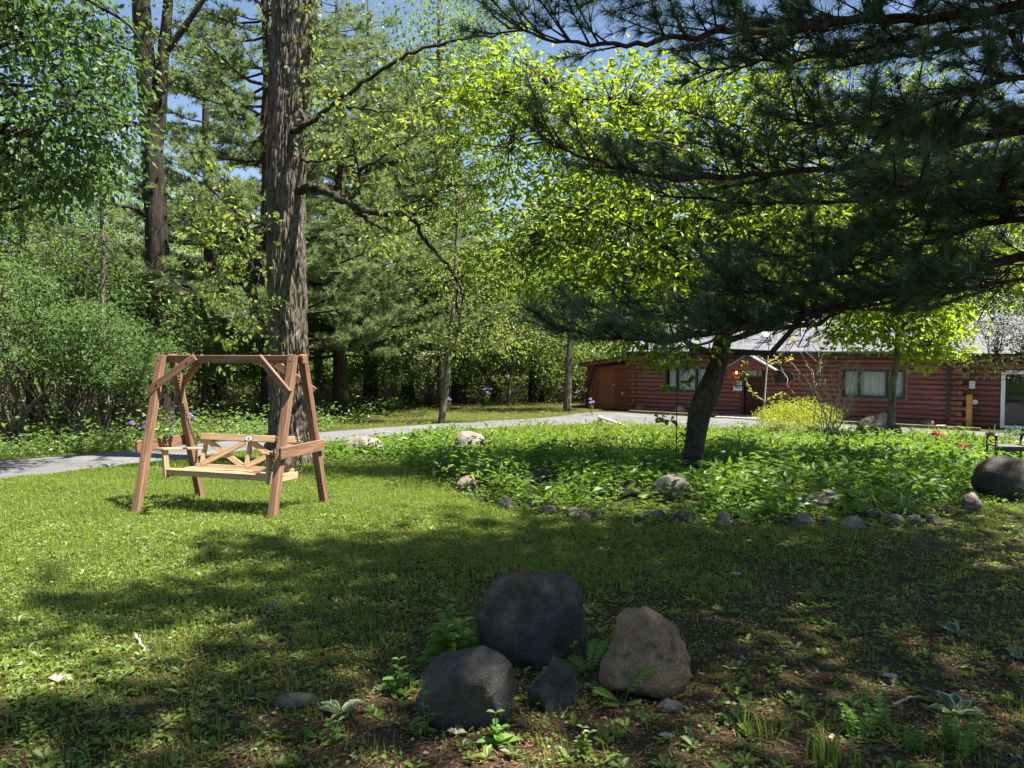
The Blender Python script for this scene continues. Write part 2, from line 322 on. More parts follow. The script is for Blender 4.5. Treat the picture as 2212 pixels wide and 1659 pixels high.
class MB:
    """collects vertices and faces, then links them as ONE mesh object"""
    def __init__(s): s.V = []; s.F3 = []; s.F4 = []; s.var = []; s.n = 0; s.m3 = []; s.m4 = []
    def add(s, V, F3=None, F4=None, var=0.5, mi=0):
        V = np.asarray(V, float).reshape(-1, 3); s.V.append(V)
        if F3 is not None and len(F3):
            f = np.asarray(F3, int).reshape(-1, 3) + s.n; s.F3.append(f); s.m3.append(np.full(len(f), mi))
        if F4 is not None and len(F4):
            f = np.asarray(F4, int).reshape(-1, 4) + s.n; s.F4.append(f); s.m4.append(np.full(len(f), mi))
        s.var.append(np.broadcast_to(np.asarray(var, float), (len(V),)))
        s.n += len(V); return s
    def tube(s, P, R, k=6, cap=True, var=0.5, mi=0):
        P = np.asarray(P, float); R = np.broadcast_to(np.asarray(R, float), (len(P),)); n = len(P)
        T = np.gradient(P, axis=0); T = norm(T)
        ref = np.array([0.0, 0, 1]) if abs(T[:, 2]).mean() < 0.8 else np.array([1.0, 0, 0])
        A = norm(np.cross(T, ref)); B = np.cross(T, A)
        th = np.arange(k) * 2 * math.pi / k
        ring = P[:, None, :] + R[:, None, None] * (np.cos(th)[None, :, None] * A[:, None, :] + np.sin(th)[None, :, None] * B[:, None, :])
        i = np.arange(n - 1)[:, None] * k; j = np.arange(k)[None, :]; j2 = (j + 1) % k
        F4 = np.stack([i + j, i + j2, i + k + j2, i + k + j], -1).reshape(-1, 4)
        V = ring.reshape(-1, 3); F3 = None
        if cap:
            V = np.vstack([V, P[:1], P[-1:]]); a, b = n * k, n * k + 1
            jj = np.arange(k); F3 = np.vstack([np.stack([np.full(k, a), (jj + 1) % k, jj], -1), np.stack([np.full(k, b), (n - 1) * k + jj, (n - 1) * k + (jj + 1) % k], -1)])
        return s.add(V, F3, F4, var, mi)
    def box(s, c, d, rot=None, var=0.5, mi=0):
        c = np.asarray(c, float); d = np.asarray(d, float) / 2
        V = np.array([[x, y, z] for x in (-1, 1) for y in (-1, 1) for z in (-1, 1)], float) * d
        if rot is not None: V = V @ np.array(rot.to_matrix() if hasattr(rot, 'to_matrix') else rot).T
        return s.add(V + c, None, [[0, 1, 3, 2], [4, 6, 7, 5], [0, 4, 5, 1], [2, 3, 7, 6], [0, 2, 6, 4], [1, 5, 7, 3]], var, mi)
    def build(s, name, mats, parent=None, smooth=False, loc=None, link=True):
        me = bpy.data.meshes.new(name)
        V = np.vstack(s.V) if s.V else np.zeros((0, 3))
        f3 = np.vstack(s.F3) if s.F3 else np.zeros((0, 3), int); f4 = np.vstack(s.F4) if s.F4 else np.zeros((0, 4), int)
        me.vertices.add(len(V)); me.vertices.foreach_set('co', V.astype(np.float32).ravel())
        nl = f3.size + f4.size; me.loops.add(nl)
        me.loops.foreach_set('vertex_index', np.concatenate([f3.ravel(), f4.ravel()]).astype(np.int32))
        npoly = len(f3) + len(f4); me.polygons.add(npoly)
        st = np.concatenate([np.arange(len(f3)) * 3, f3.size + np.arange(len(f4)) * 4]).astype(np.int32)
        me.polygons.foreach_set('loop_start', st)
        mi = np.concatenate([np.concatenate(s.m3) if s.m3 else [], np.concatenate(s.m4) if s.m4 else []]).astype(np.int32)
        if npoly:
            me.polygons.foreach_set('material_index', mi)
            me.polygons.foreach_set('use_smooth', np.full(npoly, smooth))
        a = me.attributes.new('var', 'FLOAT', 'POINT')
        if len(V): a.data.foreach_set('value', np.concatenate(s.var).astype(np.float32))
        for m in (mats if isinstance(mats, (list, tuple)) else [mats]): me.materials.append(m)
        me.update(calc_edges=True)
        o = bpy.data.objects.new(name, me)
        if link: COL.objects.link(o)
        if parent is not None: o.parent = parent
        if loc is not None: o.location = tuple(float(v) for v in loc)
        return o

def catmull(P, per=6):
    P = np.asarray(P, float); Q = np.vstack([2 * P[0] - P[1], P, 2 * P[-1] - P[-2]]); out = []
    for i in range(1, len(Q) - 2):
        t = np.linspace(0, 1, per, endpoint=False)[:, None]
        a, b, c, d = Q[i - 1], Q[i], Q[i + 1], Q[i + 2]
        out.append(0.5 * (2 * b + (c - a) * t + (2 * a - 5 * b + 4 * c - d) * t ** 2 + (3 * b - a - 3 * c + d) * t ** 3))
    out.append(P[-1:]); return np.vstack(out)
def rand_unit(n): return norm(RNG.normal(size=(n, 3)))

def add_leaves(mb, P, D, Nn, L, W, var, fold=0.18, big=False, mi=0):
    """one folded leaf at each P, lying along D with face normal Nn"""
    n = len(P); D = norm(D); S = norm(np.cross(D, Nn)); Nn = np.cross(S, D)
    L = np.broadcast_to(np.asarray(L, float), (n,))[:, None]; W = np.broadcast_to(np.asarray(W, float), (n,))[:, None] / 2
    if not big:
        tip = P + D * L - Nn * L * 0.08
        a = P + D * L * 0.45 + S * W + Nn * W * fold * 2; b = P + D * L * 0.45 - S * W + Nn * W * fold * 2
        V = np.stack([P, a, tip, b], 1).reshape(-1, 3)
        i = np.arange(n)[:, None] * 4
        mb.add(V, np.vstack([i + np.array([[0, 1, 2]]), i + np.array([[0, 2, 3]])]), None, np.repeat(np.broadcast_to(var, (n,)), 4), mi)
    else:
        tip = P + D * L - Nn * L * 0.16
        up = Nn * W * fold * 2; m1 = P + D * L * 0.3; m2 = P + D * L * 0.68 - Nn * L * 0.05
        V = np.stack([P, m1 + S * W * 0.8 + up, m2 + S * W * 0.95 + up, tip, m2 - S * W * 0.95 + up, m1 - S * W * 0.8 + up], 1).reshape(-1, 3)
        i = np.arange(n)[:, None] * 6
        mb.add(V, None, np.vstack([i + np.array([[0, 1, 2, 3]]), i + np.array([[0, 3, 4, 5]])]), np.repeat(np.broadcast_to(var, (n,)), 6), mi)
def add_needles(mb, P, D, n, L, Wd, spread=0.75, upb=0.15, mi=0):
    """a tuft of n needles at each P round direction D"""
    m = len(P); R = rand_unit(m * n).reshape(m, n, 3)
    d = norm(norm(D)[:, None, :] + R * spread + np.array([0, 0, upb]))
    l = L * U(0.7, 1.15, (m, n, 1)); tip = P[:, None, :] + d * l - np.array([0, 0, 1]) * (l * 0.10)
    sd = norm(np.cross(d, rand_unit(m * n).reshape(m, n, 3))) * Wd / 2
    base = P[:, None, :] + d * (0.004 if L < 0.15 else 0.01)
    V = np.stack([base - sd, base + sd, tip], 2).reshape(-1, 3)
    var = np.repeat(np.clip(U(0.1, 0.9, m), 0, 1), n * 3)
    mb.add(V, np.arange(m * n * 3).reshape(-1, 3), None, var, mi)
def limb_path(a, b, n=7, sag=0.0, wob=0.08):
    a = np.asarray(a, float); b = np.asarray(b, float); t = np.linspace(0, 1, n)[:, None]
    L = np.linalg.norm(b - a); P = a + (b - a) * t
    P[:, 2] += (sag * 4 * t * (1 - t))[:, 0] * L
    P[1:-1] += RNG.normal(size=(n - 2, 3)) * wob * L / n
    return P
def sample_lobes(lobes, n, shell=0.45):
    w = np.array([l[6] if len(l) > 6 else l[3] * l[4] * l[5] for l in lobes], float); w /= w.sum()
    k = RNG.choice(len(lobes), n, p=w); L = np.array([l[:6] for l in lobes], float)[k]
    r = U(0, 1, (n, 1)) ** shell
    return L[:, :3] + rand_unit(n) * r * L[:, 3:6]

def make_tree(name, label, base, trunk, lobes, n_limb, n_clu, per, leaf, bark, leafm, spread=0.35, extra=(), group=None,
              flat=0.55, big=False, twig=True, limb_r=0.35, droop=0.25, start=0.45, k=8, cat='tree', limb_from=None, leaf_n_up=0.75, rough=None, parts=('trunk', 'crown')):
    """tree = Empty > trunk (with its limbs and twigs), crown. coordinates local to the base"""
    root = empty(name, (base[0], base[1], base[2]), 0, label, cat, group)
    tb = MB(); T = catmull([p[:3] for p in trunk], 6); R = np.interp(np.arange(len(T)), np.arange(len(trunk)) * 6, [p[3] for p in trunk])
    tb.tube(T, R, k)
    S = [T[int(len(T) * start):]]
    for pth, r0, r1 in extra:
        Q = catmull(pth, 5); tb.tube(Q, np.linspace(r0, r1, len(Q)), 6); S.append(Q)
    C = sample_lobes(lobes, n_clu)
    ends = C[RNG.choice(len(C), min(n_limb, len(C)), replace=False)] if n_limb else []
    for e in ends:
        src = S[0]; dd = np.linalg.norm(src[:, :2] - e[:2], axis=1) * 0.6 + np.abs(src[:, 2] + 0.35 * np.linalg.norm(e[:2] - src[0, :2]) * 0.6 - e[2])
        i = int(np.argmin(dd + U(0, 1.0, len(src))))
        Q = limb_path(src[i], e, 7, 0.06, 0.25); r0 = max(0.02, R[int(len(T) * start) + i] * limb_r) if True else 0
        tb.tube(Q, np.linspace(r0, 0.008, 7), 5, False); S.append(Q[2:])
    if twig:
        A = np.vstack(S)
        for c in C:
            d2 = ((A - c) ** 2).sum(1); i = int(np.argmin(d2))
            if 0.02 < d2[i] < 9: tb.tube(limb_path(A[i], c, 4, 0.03, 0.3), [0.012, 0.009, 0.006, 0.004], 3, False)
    o = tb.build(parts[0], bark, root, True)
    lb = MB()
    n = len(C) * per
    cc = np.repeat(C, per, 0); off = RNG.normal(size=(n, 3)) * spread * np.array([1, 1, flat]); P = cc + off
    cen = np.array([l[:3] for l in lobes]).mean(0)
    D = norm(off) + 0.3 * norm(P - cen) + RNG.normal(size=(n, 3)) * 0.35; D[:, 2] -= droop
    Nn = RNG.normal(size=(n, 3)) * 0.55 + np.array([0, 0, leaf_n_up])
    v = np.clip(np.repeat(U(0.1, 0.9, len(C)), per) * 0.5 + U(0, 0.5, n), 0, 1)
    Ls = leaf[0] * U(0.65, 1.2, n)
    add_leaves(lb, P, D, Nn, Ls, Ls * leaf[1], v, 0.15, big)
    lb.build(parts[1], leafm, root)
    return root
def make_pine(name, label, base, H, r0, zlow, rmax, whorl=0.9, per=5, tufts=34, nn=14, L=0.22, Wd=0.016, bark=None, needle=None, top_r=0.4, group=None, nlean=(0, 0), up=0.18, skip=None, rmin=0.25, seedspread=0.9):
    root = empty(name, base, 0, label, 'tree', group)
    tb = MB(); nb = MB()
    T = np.array([[nlean[0] * t * H, nlean[1] * t * H, t * H] for t in np.linspace(0, 1, 14)]); T[0, 2] = -0.3
    T[1:-1, :2] += RNG.normal(size=(12, 2)) * 0.05
    R = r0 * (1 - np.linspace(0, 1, 14)) ** 0.8 + 0.03; R[0] *= 1.25
    tb.tube(T, R, 12)
    z = zlow; a0 = 0
    TP, TD = [], []
    while z < H - 0.6:
        f = (z - zlow) / (H - zlow); rad = rmax * ((1 - f) ** 0.75) * (0.85 + 0.3 * random.random()) + top_r
        for q in range(per):
            a = a0 + q * 2 * math.pi / per + random.uniform(-0.3, 0.3)
            ln = rad * random.uniform(0.65, 1.1); dr = np.array([math.cos(a), math.sin(a), 0])
            zz = z + random.uniform(-0.3, 0.3); tx = np.array([nlean[0] * zz, nlean[1] * zz, zz])
            if skip and skip(a, zz, ln): continue
            t = np.linspace(0, 1, 8)[:, None]; rise = up * ln
            Q = tx + dr * ln * t; Q[:, 2] += (rise * (t ** 2.2) - 0.05 * ln * np.sin(t * math.pi)).ravel()
            Q[1:, :2] += RNG.normal(size=(7, 2)) * 0.05 * ln / 3
            tb.tube(Q, np.linspace(max(0.02, 0.013 * ln + 0.012), 0.008, 8), 5, False)
            nbx = max(3, int(ln * 5.5))
            for b in range(nbx):                                    # side branchlets in flat sprays
                tt = random.uniform(0.25, 1.0); i = tt * 7; i0 = min(int(i), 6); p = Q[i0] + (Q[i0 + 1] - Q[i0]) * (i - i0)
                sd = random.choice((-1, 1)); aa = a + sd * random.uniform(0.4, 1.1); bl = (0.35 + 0.28 * ln * (1 - tt * 0.6)) * random.uniform(0.5, 1.0)
                bd = np.array([math.cos(aa), math.sin(aa), random.uniform(0.0, 0.35)]); e = p + bd * bl
                tb.tube([p, (p + e) / 2 + np.array([0, 0, 0.03]), e], [0.012, 0.008, 0.004], 3, False)
                kk = max(2, int(tufts * bl / 4.2)); u = U(0.2, 1.0, kk)[:, None]
                TP.append(p + (e - p) * u + RNG.normal(size=(kk, 3)) * 0.06 * seedspread); TD.append(np.repeat(bd[None], kk, 0) + RNG.normal(size=(kk, 3)) * 0.35 + np.array([0, 0, 0.35]))
        a0 += 1.1; z += whorl * random.uniform(0.8, 1.2)
    TP = np.vstack(TP); TD = np.vstack(TD)
    add_needles(nb, TP, TD, nn, L, Wd, 0.75)
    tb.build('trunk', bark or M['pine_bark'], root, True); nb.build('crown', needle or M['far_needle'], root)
    return root
def copy_tree(root, loc, rz, sc, label, group=None):
    r = root.copy(); COL.objects.link(r); r.location = tuple(float(v) for v in loc); r.rotation_euler = (0, 0, rz); r.scale = (sc[0], sc[0], sc[1]) if isinstance(sc, tuple) else (sc, sc, sc)
    r['label'] = label
    if group: r['group'] = group
    for ch in list(root.children):
        c = ch.copy(); COL.objects.link(c); c.parent = r
        for g in ch.children:
            d = g.copy(); COL.objects.link(d); d.parent = c
    return r
def in_poly(x, y, poly):
    poly = np.asarray(poly); r = np.zeros(np.shape(x), bool); j = len(poly) - 1
    for i in range(len(poly)):
        xi, yi = poly[i]; xj, yj = poly[j]
        c = ((yi > y) != (yj > y)) & (x < (xj - xi) * (y - yi) / (yj - yi + 1e-12) + xi); r ^= c; j = i
    return r
def vnoise(x, y, s, seed=0.0):
    return np.array([mnoise.noise((float(a) * s, float(b) * s, seed)) for a, b in zip(x, y)])

# ------------------------------------------------------------------ ground and driveway
def ground_sheet():
    xs = np.unique(np.concatenate([np.arange(-9, 9.01, 0.25), np.arange(-40, 40.1, 1.0), np.linspace(-400, -40, 14), np.linspace(40, 400, 14)]))
    ys = np.unique(np.concatenate([np.arange(0, 16.01, 0.25), np.arange(16, 50.1, 0.5), np.arange(-20, 0.1, 2.0), np.linspace(50, 600, 20), np.array([-60.0])]))
    X, Y = np.meshgrid(xs, ys); Z = ground(X, Y); nx, ny = len(xs), len(ys)
    i = np.arange(ny - 1)[:, None] * nx; j = np.arange(nx - 1)[None, :]
    F = np.stack([i + j, i + j + 1, i + nx + j + 1, i + nx + j], -1).reshape(-1, 4)
    tag(MB().add(np.stack([X, Y, Z], -1), None, F).build('ground', M['ground'], None, True), kind='structure')
ground_sheet()
def gl(pts): return [on_ground(*p)[:2] for p in pts]
def house_pt(s, t): return HA + HE1 * s + HE2 * t
ROAD_FAR = gl([(-500, 1040), (0, 996), (299, 972), (686, 935), (1000, 913), (1180, 903)]) + [house_pt(-1.2, -1.7), house_pt(3, -1.5), house_pt(8, -1.5), house_pt(13, -1.5), house_pt(20, -1.5), house_pt(26, -1.5)]
ROAD_NEAR = gl([(-500, 1100), (0, 1036), (299, 1002), (686, 957), (1000, 928), (1285, 917), (1450, 923), (1650, 929), (1850, 938), (1980, 952), (2100, 966), (2212, 985), (2500, 1030)])
ROAD_POLY = np.vstack([np.array(ROAD_FAR), np.array(ROAD_NEAR)[::-1]])
def resample(P, n):
    P = catmull(np.array(P), 6); d = np.concatenate([[0], np.cumsum(np.linalg.norm(np.diff(P, axis=0), axis=1))]); u = np.linspace(0, d[-1], n)
    return np.stack([np.interp(u, d, P[:, k]) for k in range(2)], -1)
def driveway():
    n, k = 140, 14
    A, B = resample(ROAD_FAR, n), resample(ROAD_NEAR, n)
    A = A + RNG.normal(size=A.shape) * 0.03; B = B + RNG.normal(size=B.shape) * 0.03
    t = np.linspace(0, 1, k)[None, :, None]; G = A[:, None] * (1 - t) + B[:, None] * t
    Z = ground(G[..., 0], G[..., 1]) + 0.035; Z[:, 0] -= 0.09; Z[:, -1] -= 0.09
    V = np.concatenate([G, Z[..., None]], -1).reshape(-1, 3)
    i = np.arange(n - 1)[:, None] * k; j = np.arange(k - 1)[None, :]
    F = np.stack([i + j, i + k + j, i + k + j + 1, i + j + 1], -1).reshape(-1, 4)
    tag(MB().add(V, None, F).build('driveway', M['asphalt'], None, True), kind='structure')
driveway()

# ------------------------------------------------------------------ beams and boards
def beam(name, p0, p1, wd, h, mat, parent, up=(0, 0, 1), bev=0.005):
    p0, p1 = Vector(p0), Vector(p1); x = (p1 - p0); L = x.length; x.normalize()
    z = Vector(up); z = (z - x * z.dot(x)).normalized(); y = z.cross(x)
    bm = bmesh.new(); bmesh.ops.create_cube(bm, size=1)
    for v in bm.verts: v.co = Vector((v.co.x * L, v.co.y * wd, v.co.z * h))
    if bev: bmesh.ops.bevel(bm, geom=bm.edges[:], offset=min(bev, wd * 0.3, h * 0.3), segments=1, affect='EDGES')
    me = bpy.data.meshes.new(name); bm.to_mesh(me); bm.free(); me.materials.append(mat)
    o = bpy.data.objects.new(name, me); COL.objects.link(o); o.parent = parent
    mt = Matrix((x, y, z)).transposed().to_4x4(); mt.translation = (p0 + p1) / 2
    o.matrix_basis = mt; return o
def boxo(name, c, d, mat, parent, bev=0.0):
    c = Vector(c); d = Vector(d)
    return beam(name, c - Vector((d.x / 2, 0, 0)), c + Vector((d.x / 2, 0, 0)), d.y, d.z, mat, parent, bev=bev)

# ------------------------------------------------------------------ the log cabin
cabin = empty('log_cabin', (HA[0], HA[1], HZ), math.atan2(HE1[1], HE1[0]), 'long red-stained log cabin with grey shingle roof behind the parking area', 'cabin')
CH = 0.2; NC = 14; EAVE = CH * NC
s0, zt = on_facade(1819, 798.6); s1, zb = on_facade(1955.4, 861.8)
W2 = (s0, s1, 1.0, 2.14); wl = s1 - s0
s0, _ = on_facade(1439, 793); W1 = (s0, s0 + wl * 0.9, 1.0, 2.14)
d0, _ = on_facade(1604, 850); d1, _ = on_facade(1650, 850); DOOR = (d0, d1, 0.02, 2.12)
OPEN = [W1, W2, DOOR]
def wall_mesh(x0, x1, z0, z1, y0, y1, openings):
    xs = sorted({x0, x1, *[o[0] for o in openings], *[o[1] for o in openings]}); zs = sorted({z0, z1, *[o[2] for o in openings], *[o[3] for o in openings]})
    mb = MB()
    for a, b in zip(xs, xs[1:]):
        for c, d in zip(zs, zs[1:]):
            mx, mz = (a + b) / 2, (c + d) / 2
            if any(o[0] < mx < o[1] and o[2] < mz < o[3] for o in openings): continue
            mb.box(((a + b) / 2, (y0 + y1) / 2, (c + d) / 2), (b - a, y1 - y0, d - c))
    return mb
def log(parent, x0, x1, zc, y=0.0, r=0.1, name='log', mat=None, full=False):
    mb = MB(); k = 7
    th = np.linspace(-math.pi / 2, math.pi / 2, k); pr = np.stack([-np.cos(th) * 0.085, np.sin(th) * (r - 0.006)], -1)
    V = np.array([[x, y + p[0], zc + p[1]] for x in (x0, x1) for p in pr])
    F4 = [[i, i + 1, k + i + 1, k + i] for i in range(k - 1)] + [[0, k, 2 * k - 1, k - 1]]
    mb.add(V, [[0, k - 1 - i - 1, k - 1 - i] for i in range(1, k - 1)] if False else [[0, i, i + 1] for i in range(1, k - 1)] + [[k, k + i + 1, k + i] for i in range(1, k - 1)], F4)
    return mb.build(name, mat or M['log'], parent, False)
def cyl(parent, a, b, r, name, mat, k=12):
    mb = MB(); mb.tube([a, (np.array(a) + np.array(b)) / 2, b], r, k); return mb.build(name, mat, parent, False)
def log_courses(parent, x0, x1, openings, y, seams=True):
    pad = 0.1
    for c in range(NC):
        zc = CH * (c + 0.5); cuts = [(x0, x1)]
        for o in openings:
            if o[2] - pad < zc < o[3] + pad:
                cuts = [q for a, b in cuts for q in ((a, min(b, o[0] - pad)), (max(a, o[1] + pad), b)) if q[1] - q[0] > 0.05]
        for a, b in cuts:
            pts = [a]
            while seams and b - pts[-1] > 3.4: pts.append(pts[-1] + random.uniform(1.6, 3.2))
            if b - pts[-1] < 0.4 and len(pts) > 1: pts.pop()
            pts.append(b)
            for p, q in zip(pts, pts[1:]): log(parent, p + 0.002, q - 0.002, zc, y)
wall = wall_mesh(0, HLEN, -0.3, EAVE, 0.0, 0.2, OPEN).build('wall', M['log'], cabin)
log_courses(wall, 0, HLEN, OPEN, 0.0)
for c in range(NC):                                            # crossed log ends at both corners
    z = CH * (c + 0.5)
    for sx, sg in ((0.0, -1), (HLEN, 1)):
        if c % 2: cyl(wall, (sx, -0.01, z), (sx + sg * (0.34 + 0.05 * random.random()), -0.01, z), 0.096, 'log_end', M['log'])
        else: cyl(wall, (sx + sg * 0.1, 0.3, z), (sx + sg * 0.1, -0.16 - 0.05 * random.random(), z), 0.094, 'log_end', M['log'])
b = MB(); b.box((HLEN / 2, 9.0, EAVE / 2), (HLEN, 0.2, EAVE)); b.box((0.1, 4.6, EAVE / 2), (0.2, 8.6, EAVE)); b.box((HLEN - 0.1, 4.6, EAVE / 2), (0.2, 8.6, EAVE))
for sx in (0.1, HLEN - 0.1):
    b.add([[sx - 0.1, 0.2, EAVE], [sx - 0.1, 9.1, EAVE], [sx - 0.1, 4.65, EAVE + 1.55], [sx + 0.1, 0.2, EAVE], [sx + 0.1, 9.1, EAVE], [sx + 0.1, 4.65, EAVE + 1.55]], [[0, 1, 2], [3, 5, 4]], [[0, 2, 5, 3], [2, 1, 4, 5]])
b.build('rear_wall', M['log'], cabin)
boxo('floor_slab', (HLEN / 2, 4.6, -0.05), (HLEN - 0.4, 8.5, 0.1), M['interior'], cabin)
def window(o, nm, split=(0.28, 0.72)):
    x0, x1, z0, z1 = o; cx, cz = (x0 + x1) / 2, (z0 + z1) / 2
    win = MB()
    t = 0.075
    for c, d in (((cx, -0.03, z0 + t / 2), (x1 - x0, 0.16, t)), ((cx, -0.03, z1 - t / 2), (x1 - x0, 0.16, t)), ((x0 + t / 2, -0.03, cz), (t, 0.16, z1 - z0 - 2 * t)), ((x1 - t / 2, -0.03, cz), (t, 0.16, z1 - z0 - 2 * t))): win.box(c, d)
    wo = win.build('window', M['black_trim'], cabin)
    xs = [x0 + t] + [x0 + (x1 - x0) * f for f in split] + [x1 - t]
    for f in split: boxo('mullion', (x0 + (x1 - x0) * f, -0.04, cz), (0.1, 0.12, z1 - z0 - 2 * t), M['black_trim'], wo)
    for a, bb in zip(xs, xs[1:]): boxo('pane', ((a + bb) / 2, 0.0, cz), (bb - a, 0.008, z1 - z0 - 2 * t + 0.01), M['glass'], wo)
    n = 110; X = np.linspace(x0 + 0.1, x1 - 0.1, n); Yc = 0.17 + 0.05 * np.sin(X * 27 + 2 * np.sin(X * 5)) + 0.015 * np.sin(X * 61)
    gap = (np.abs(X - (x0 + 0.42 * (x1 - x0))) < 0.0)
    V = np.vstack([np.stack([X, Yc, np.full(n, z0 - 0.05)], -1), np.stack([X, Yc * 0.3 + 0.112, np.full(n, z1 + 0.03)], -1)])
    i = np.arange(n - 1); MB().add(V, None, np.stack([i, i + 1, n + i + 1, n + i], -1)).build('curtain', M['curtain'], wo, True)
    for c, d in (((cx, -0.07, z0 - 0.055), (x1 - x0 + 0.22, 0.07, 0.108)), ((cx, -0.07, z1 + 0.055), (x1 - x0 + 0.22, 0.07, 0.108)), ((x0 - 0.056, -0.065, cz), (0.11, 0.07, z1 - z0)), ((x1 + 0.056, -0.065, cz), (0.11, 0.07, z1 - z0))): boxo('trim_board', c, d, M['log'], wo)
window(W1, 'w'); window(W2, 'w')
# front door with transom light
dx = (DOOR[0] + DOOR[1]) / 2; dw = DOOR[1] - DOOR[0]
door = boxo('door', (dx, 0.09, 0.86), (dw - 0.16, 0.05, 1.66), M['door_wood'], cabin, 0.004)
for px in (-0.25, 0.25):
    for pz, ph in ((-0.42, 0.62), (0.35, 0.72)): boxo('door_panel', (px * (dw - 0.1), -0.035, pz), ((dw - 0.2) * 0.36, 0.03, ph), M['door_wood'], door, 0.012)
boxo('handle', (-0.37 * dw, -0.06, 0.05), (0.03, 0.05, 0.28), M['black_iron'], door, 0.01)
fr = MB(); t = 0.08
for c, d in (((DOOR[0] + t / 2, 0.02, 1.06), (t, 0.2, 2.08)), ((DOOR[1] - t / 2, 0.02, 1.06), (t, 0.2, 2.08)), ((dx, 0.02, 2.08), (dw - 2 * t, 0.2, t)), ((dx, 0.05, 1.73), (dw - 2 * t, 0.14, 0.07))): fr.box(c, d)
dfr = fr.build('door_frame', M['black_trim'], cabin)
boxo('transom_pane', (dx, 0.06, 1.9), (dw - 2 * t, 0.01, 0.28), M['glass'], dfr); boxo('transom_backing', (dx, 0.12, 1.9), (dw - 2 * t - 0.05, 0.01, 0.27), M['curtain'], dfr)
boxo('transom_bar', (dx + 0.18, 0.045, 1.9), (0.03, 0.03, 0.27), M['black_trim'], dfr)
# porch gable over the door
g0, _ = on_facade(1569, 795, -0.9); g1, _ = on_facade(1671, 793, -0.9); gp, gzp = on_facade(1612, 767, -0.9); gzl = gzp - 0.62
gp = (g0 + g1) / 2 - 0.05
pg = MB(); yf = -0.95
pg.add([[g0 + 0.1, yf, gzl], [g1 - 0.1, yf, gzl], [gp, yf, gzp - 0.06], [g0 + 0.1, yf + 0.06, gzl], [g1 - 0.1, yf + 0.06, gzl], [gp, yf + 0.06, gzp - 0.06]], [[0, 1, 2], [3, 5, 4]], [[0, 3, 4, 1], [1, 4, 5, 2], [2, 5, 3, 0]])
porch = pg.build('porch_gable', M['log'], cabin)
for i in range(3):
    zz = gzl + 0.1 + 0.18 * i; hw = (g1 - g0) / 2 * (1 - (zz - gzl + 0.09) / (gzp - gzl))
    if hw > 0.1: boxo('gable_plank', (gp, yf - 0.012, zz), (2 * hw - 0.1, 0.03, 0.165), M['plank'], porch, 0.004)
for sg, ex in ((-1, g0), (1, g1)):
    a = Vector((gp, yf - 0.12, gzp)); bb = Vector((ex + sg * 0.12, yf - 0.12, gzl - 0.05))
    mid = (a + bb) / 2; o = beam('porch_roof', (a.x, yf + 0.42, a.z + 0.02), (bb.x, yf + 0.42, bb.z + 0.02), 1.1, 0.07, M['shingle'], porch)
    beam('bracket', ((g0 + 0.14) if sg < 0 else (g1 - 0.14), -0.05, gzl - 0.75), ((g0 + 0.14) if sg < 0 else (g1 - 0.14), yf + 0.08, gzl - 0.06), 0.09, 0.09, M['log'], porch)
    boxo('header', ((g0 + 0.14) if sg < 0 else (g1 - 0.14), yf / 2, gzl - 0.04), (0.1, -yf - 0.16, 0.09), M['log'], porch)
boxo('door_step', (dx + 0.2, -0.95, 0.02), (2.6, 1.5, 0.1), M['gravel'], cabin, 0.02)
# wall lamp that is lit, two notices, a wooden plaque
ls, lz = on_facade(1593.5, 807)
lm = boxo('wall_lamp', (ls, -0.14, lz + 0.13), (0.1, 0.1, 0.03), M['black_iron'], cabin, 0.01)
boxo('lamp_back', (0, 0.03, -0.1), (0.08, 0.02, 0.26), M['black_iron'], lm); cyl(lm, (0, 0, -0.02), (0, 0, -0.14), 0.038, 'bulb', M['lamp_glow'])
for q in range(4): boxo('lamp_bar', (0.06 * math.cos(q * 1.57 + .78), 0.06 * math.sin(q * 1.57 + .78), -0.1), (0.008, 0.008, 0.2), M['black_iron'], lm)
pl = bpy.data.lights.new('lamp_light', 'POINT'); pl.energy = 1.2; pl.color = (1, 0.55, 0.22); pl.shadow_soft_size = 0.04
plo = bpy.data.objects.new('lamp_light', pl); COL.objects.link(plo); plo.parent = lm; plo.location = (0, -0.1, -0.12)
for (yy, mt, nl) in ((836 - 9, M['sign_green'], 3), (836 + 3.0, M['white_paint'], 2)):
    a, z = on_facade(1595, yy); sg = boxo('notice', (a, -0.1, z), (0.4, 0.02, 0.19), mt, cabin, 0.004)
    boxo('notice_border', (0, -0.008, 0.085), (0.38, 0.012, 0.008), M['ink'], sg)
    for q in range(nl): boxo('notice_line', (random.uniform(-0.02, 0.02), -0.012, 0.045 - q * 0.045), (0.2 + 0.1 * random.random(), 0.006, 0.028 if q == 0 else 0.014), M['ink'], sg)
ps, pz = on_facade(1694, 815); mb = MB()
for rr, y, mi in ((0.42, -0.1, 0), (0.38, -0.125, 1)):
    th = np.arange(8) * math.pi / 4 + math.pi / 8; V = np.stack([ps + rr * 1.2 * np.cos(th), np.full(8, y), pz + rr * 0.72 * np.sin(th)], -1); V2 = V + np.array([0, 0.05, 0])
    mb.add(np.vstack([V, V2]), [[0, i, i + 1] for i in range(1, 7)], [[i, i + 8, (i + 1) % 8 + 8, (i + 1) % 8] for i in range(8)], 0.5, mi)
mb.build('plaque', [M['yellow_post'], M['black_trim']], cabin)
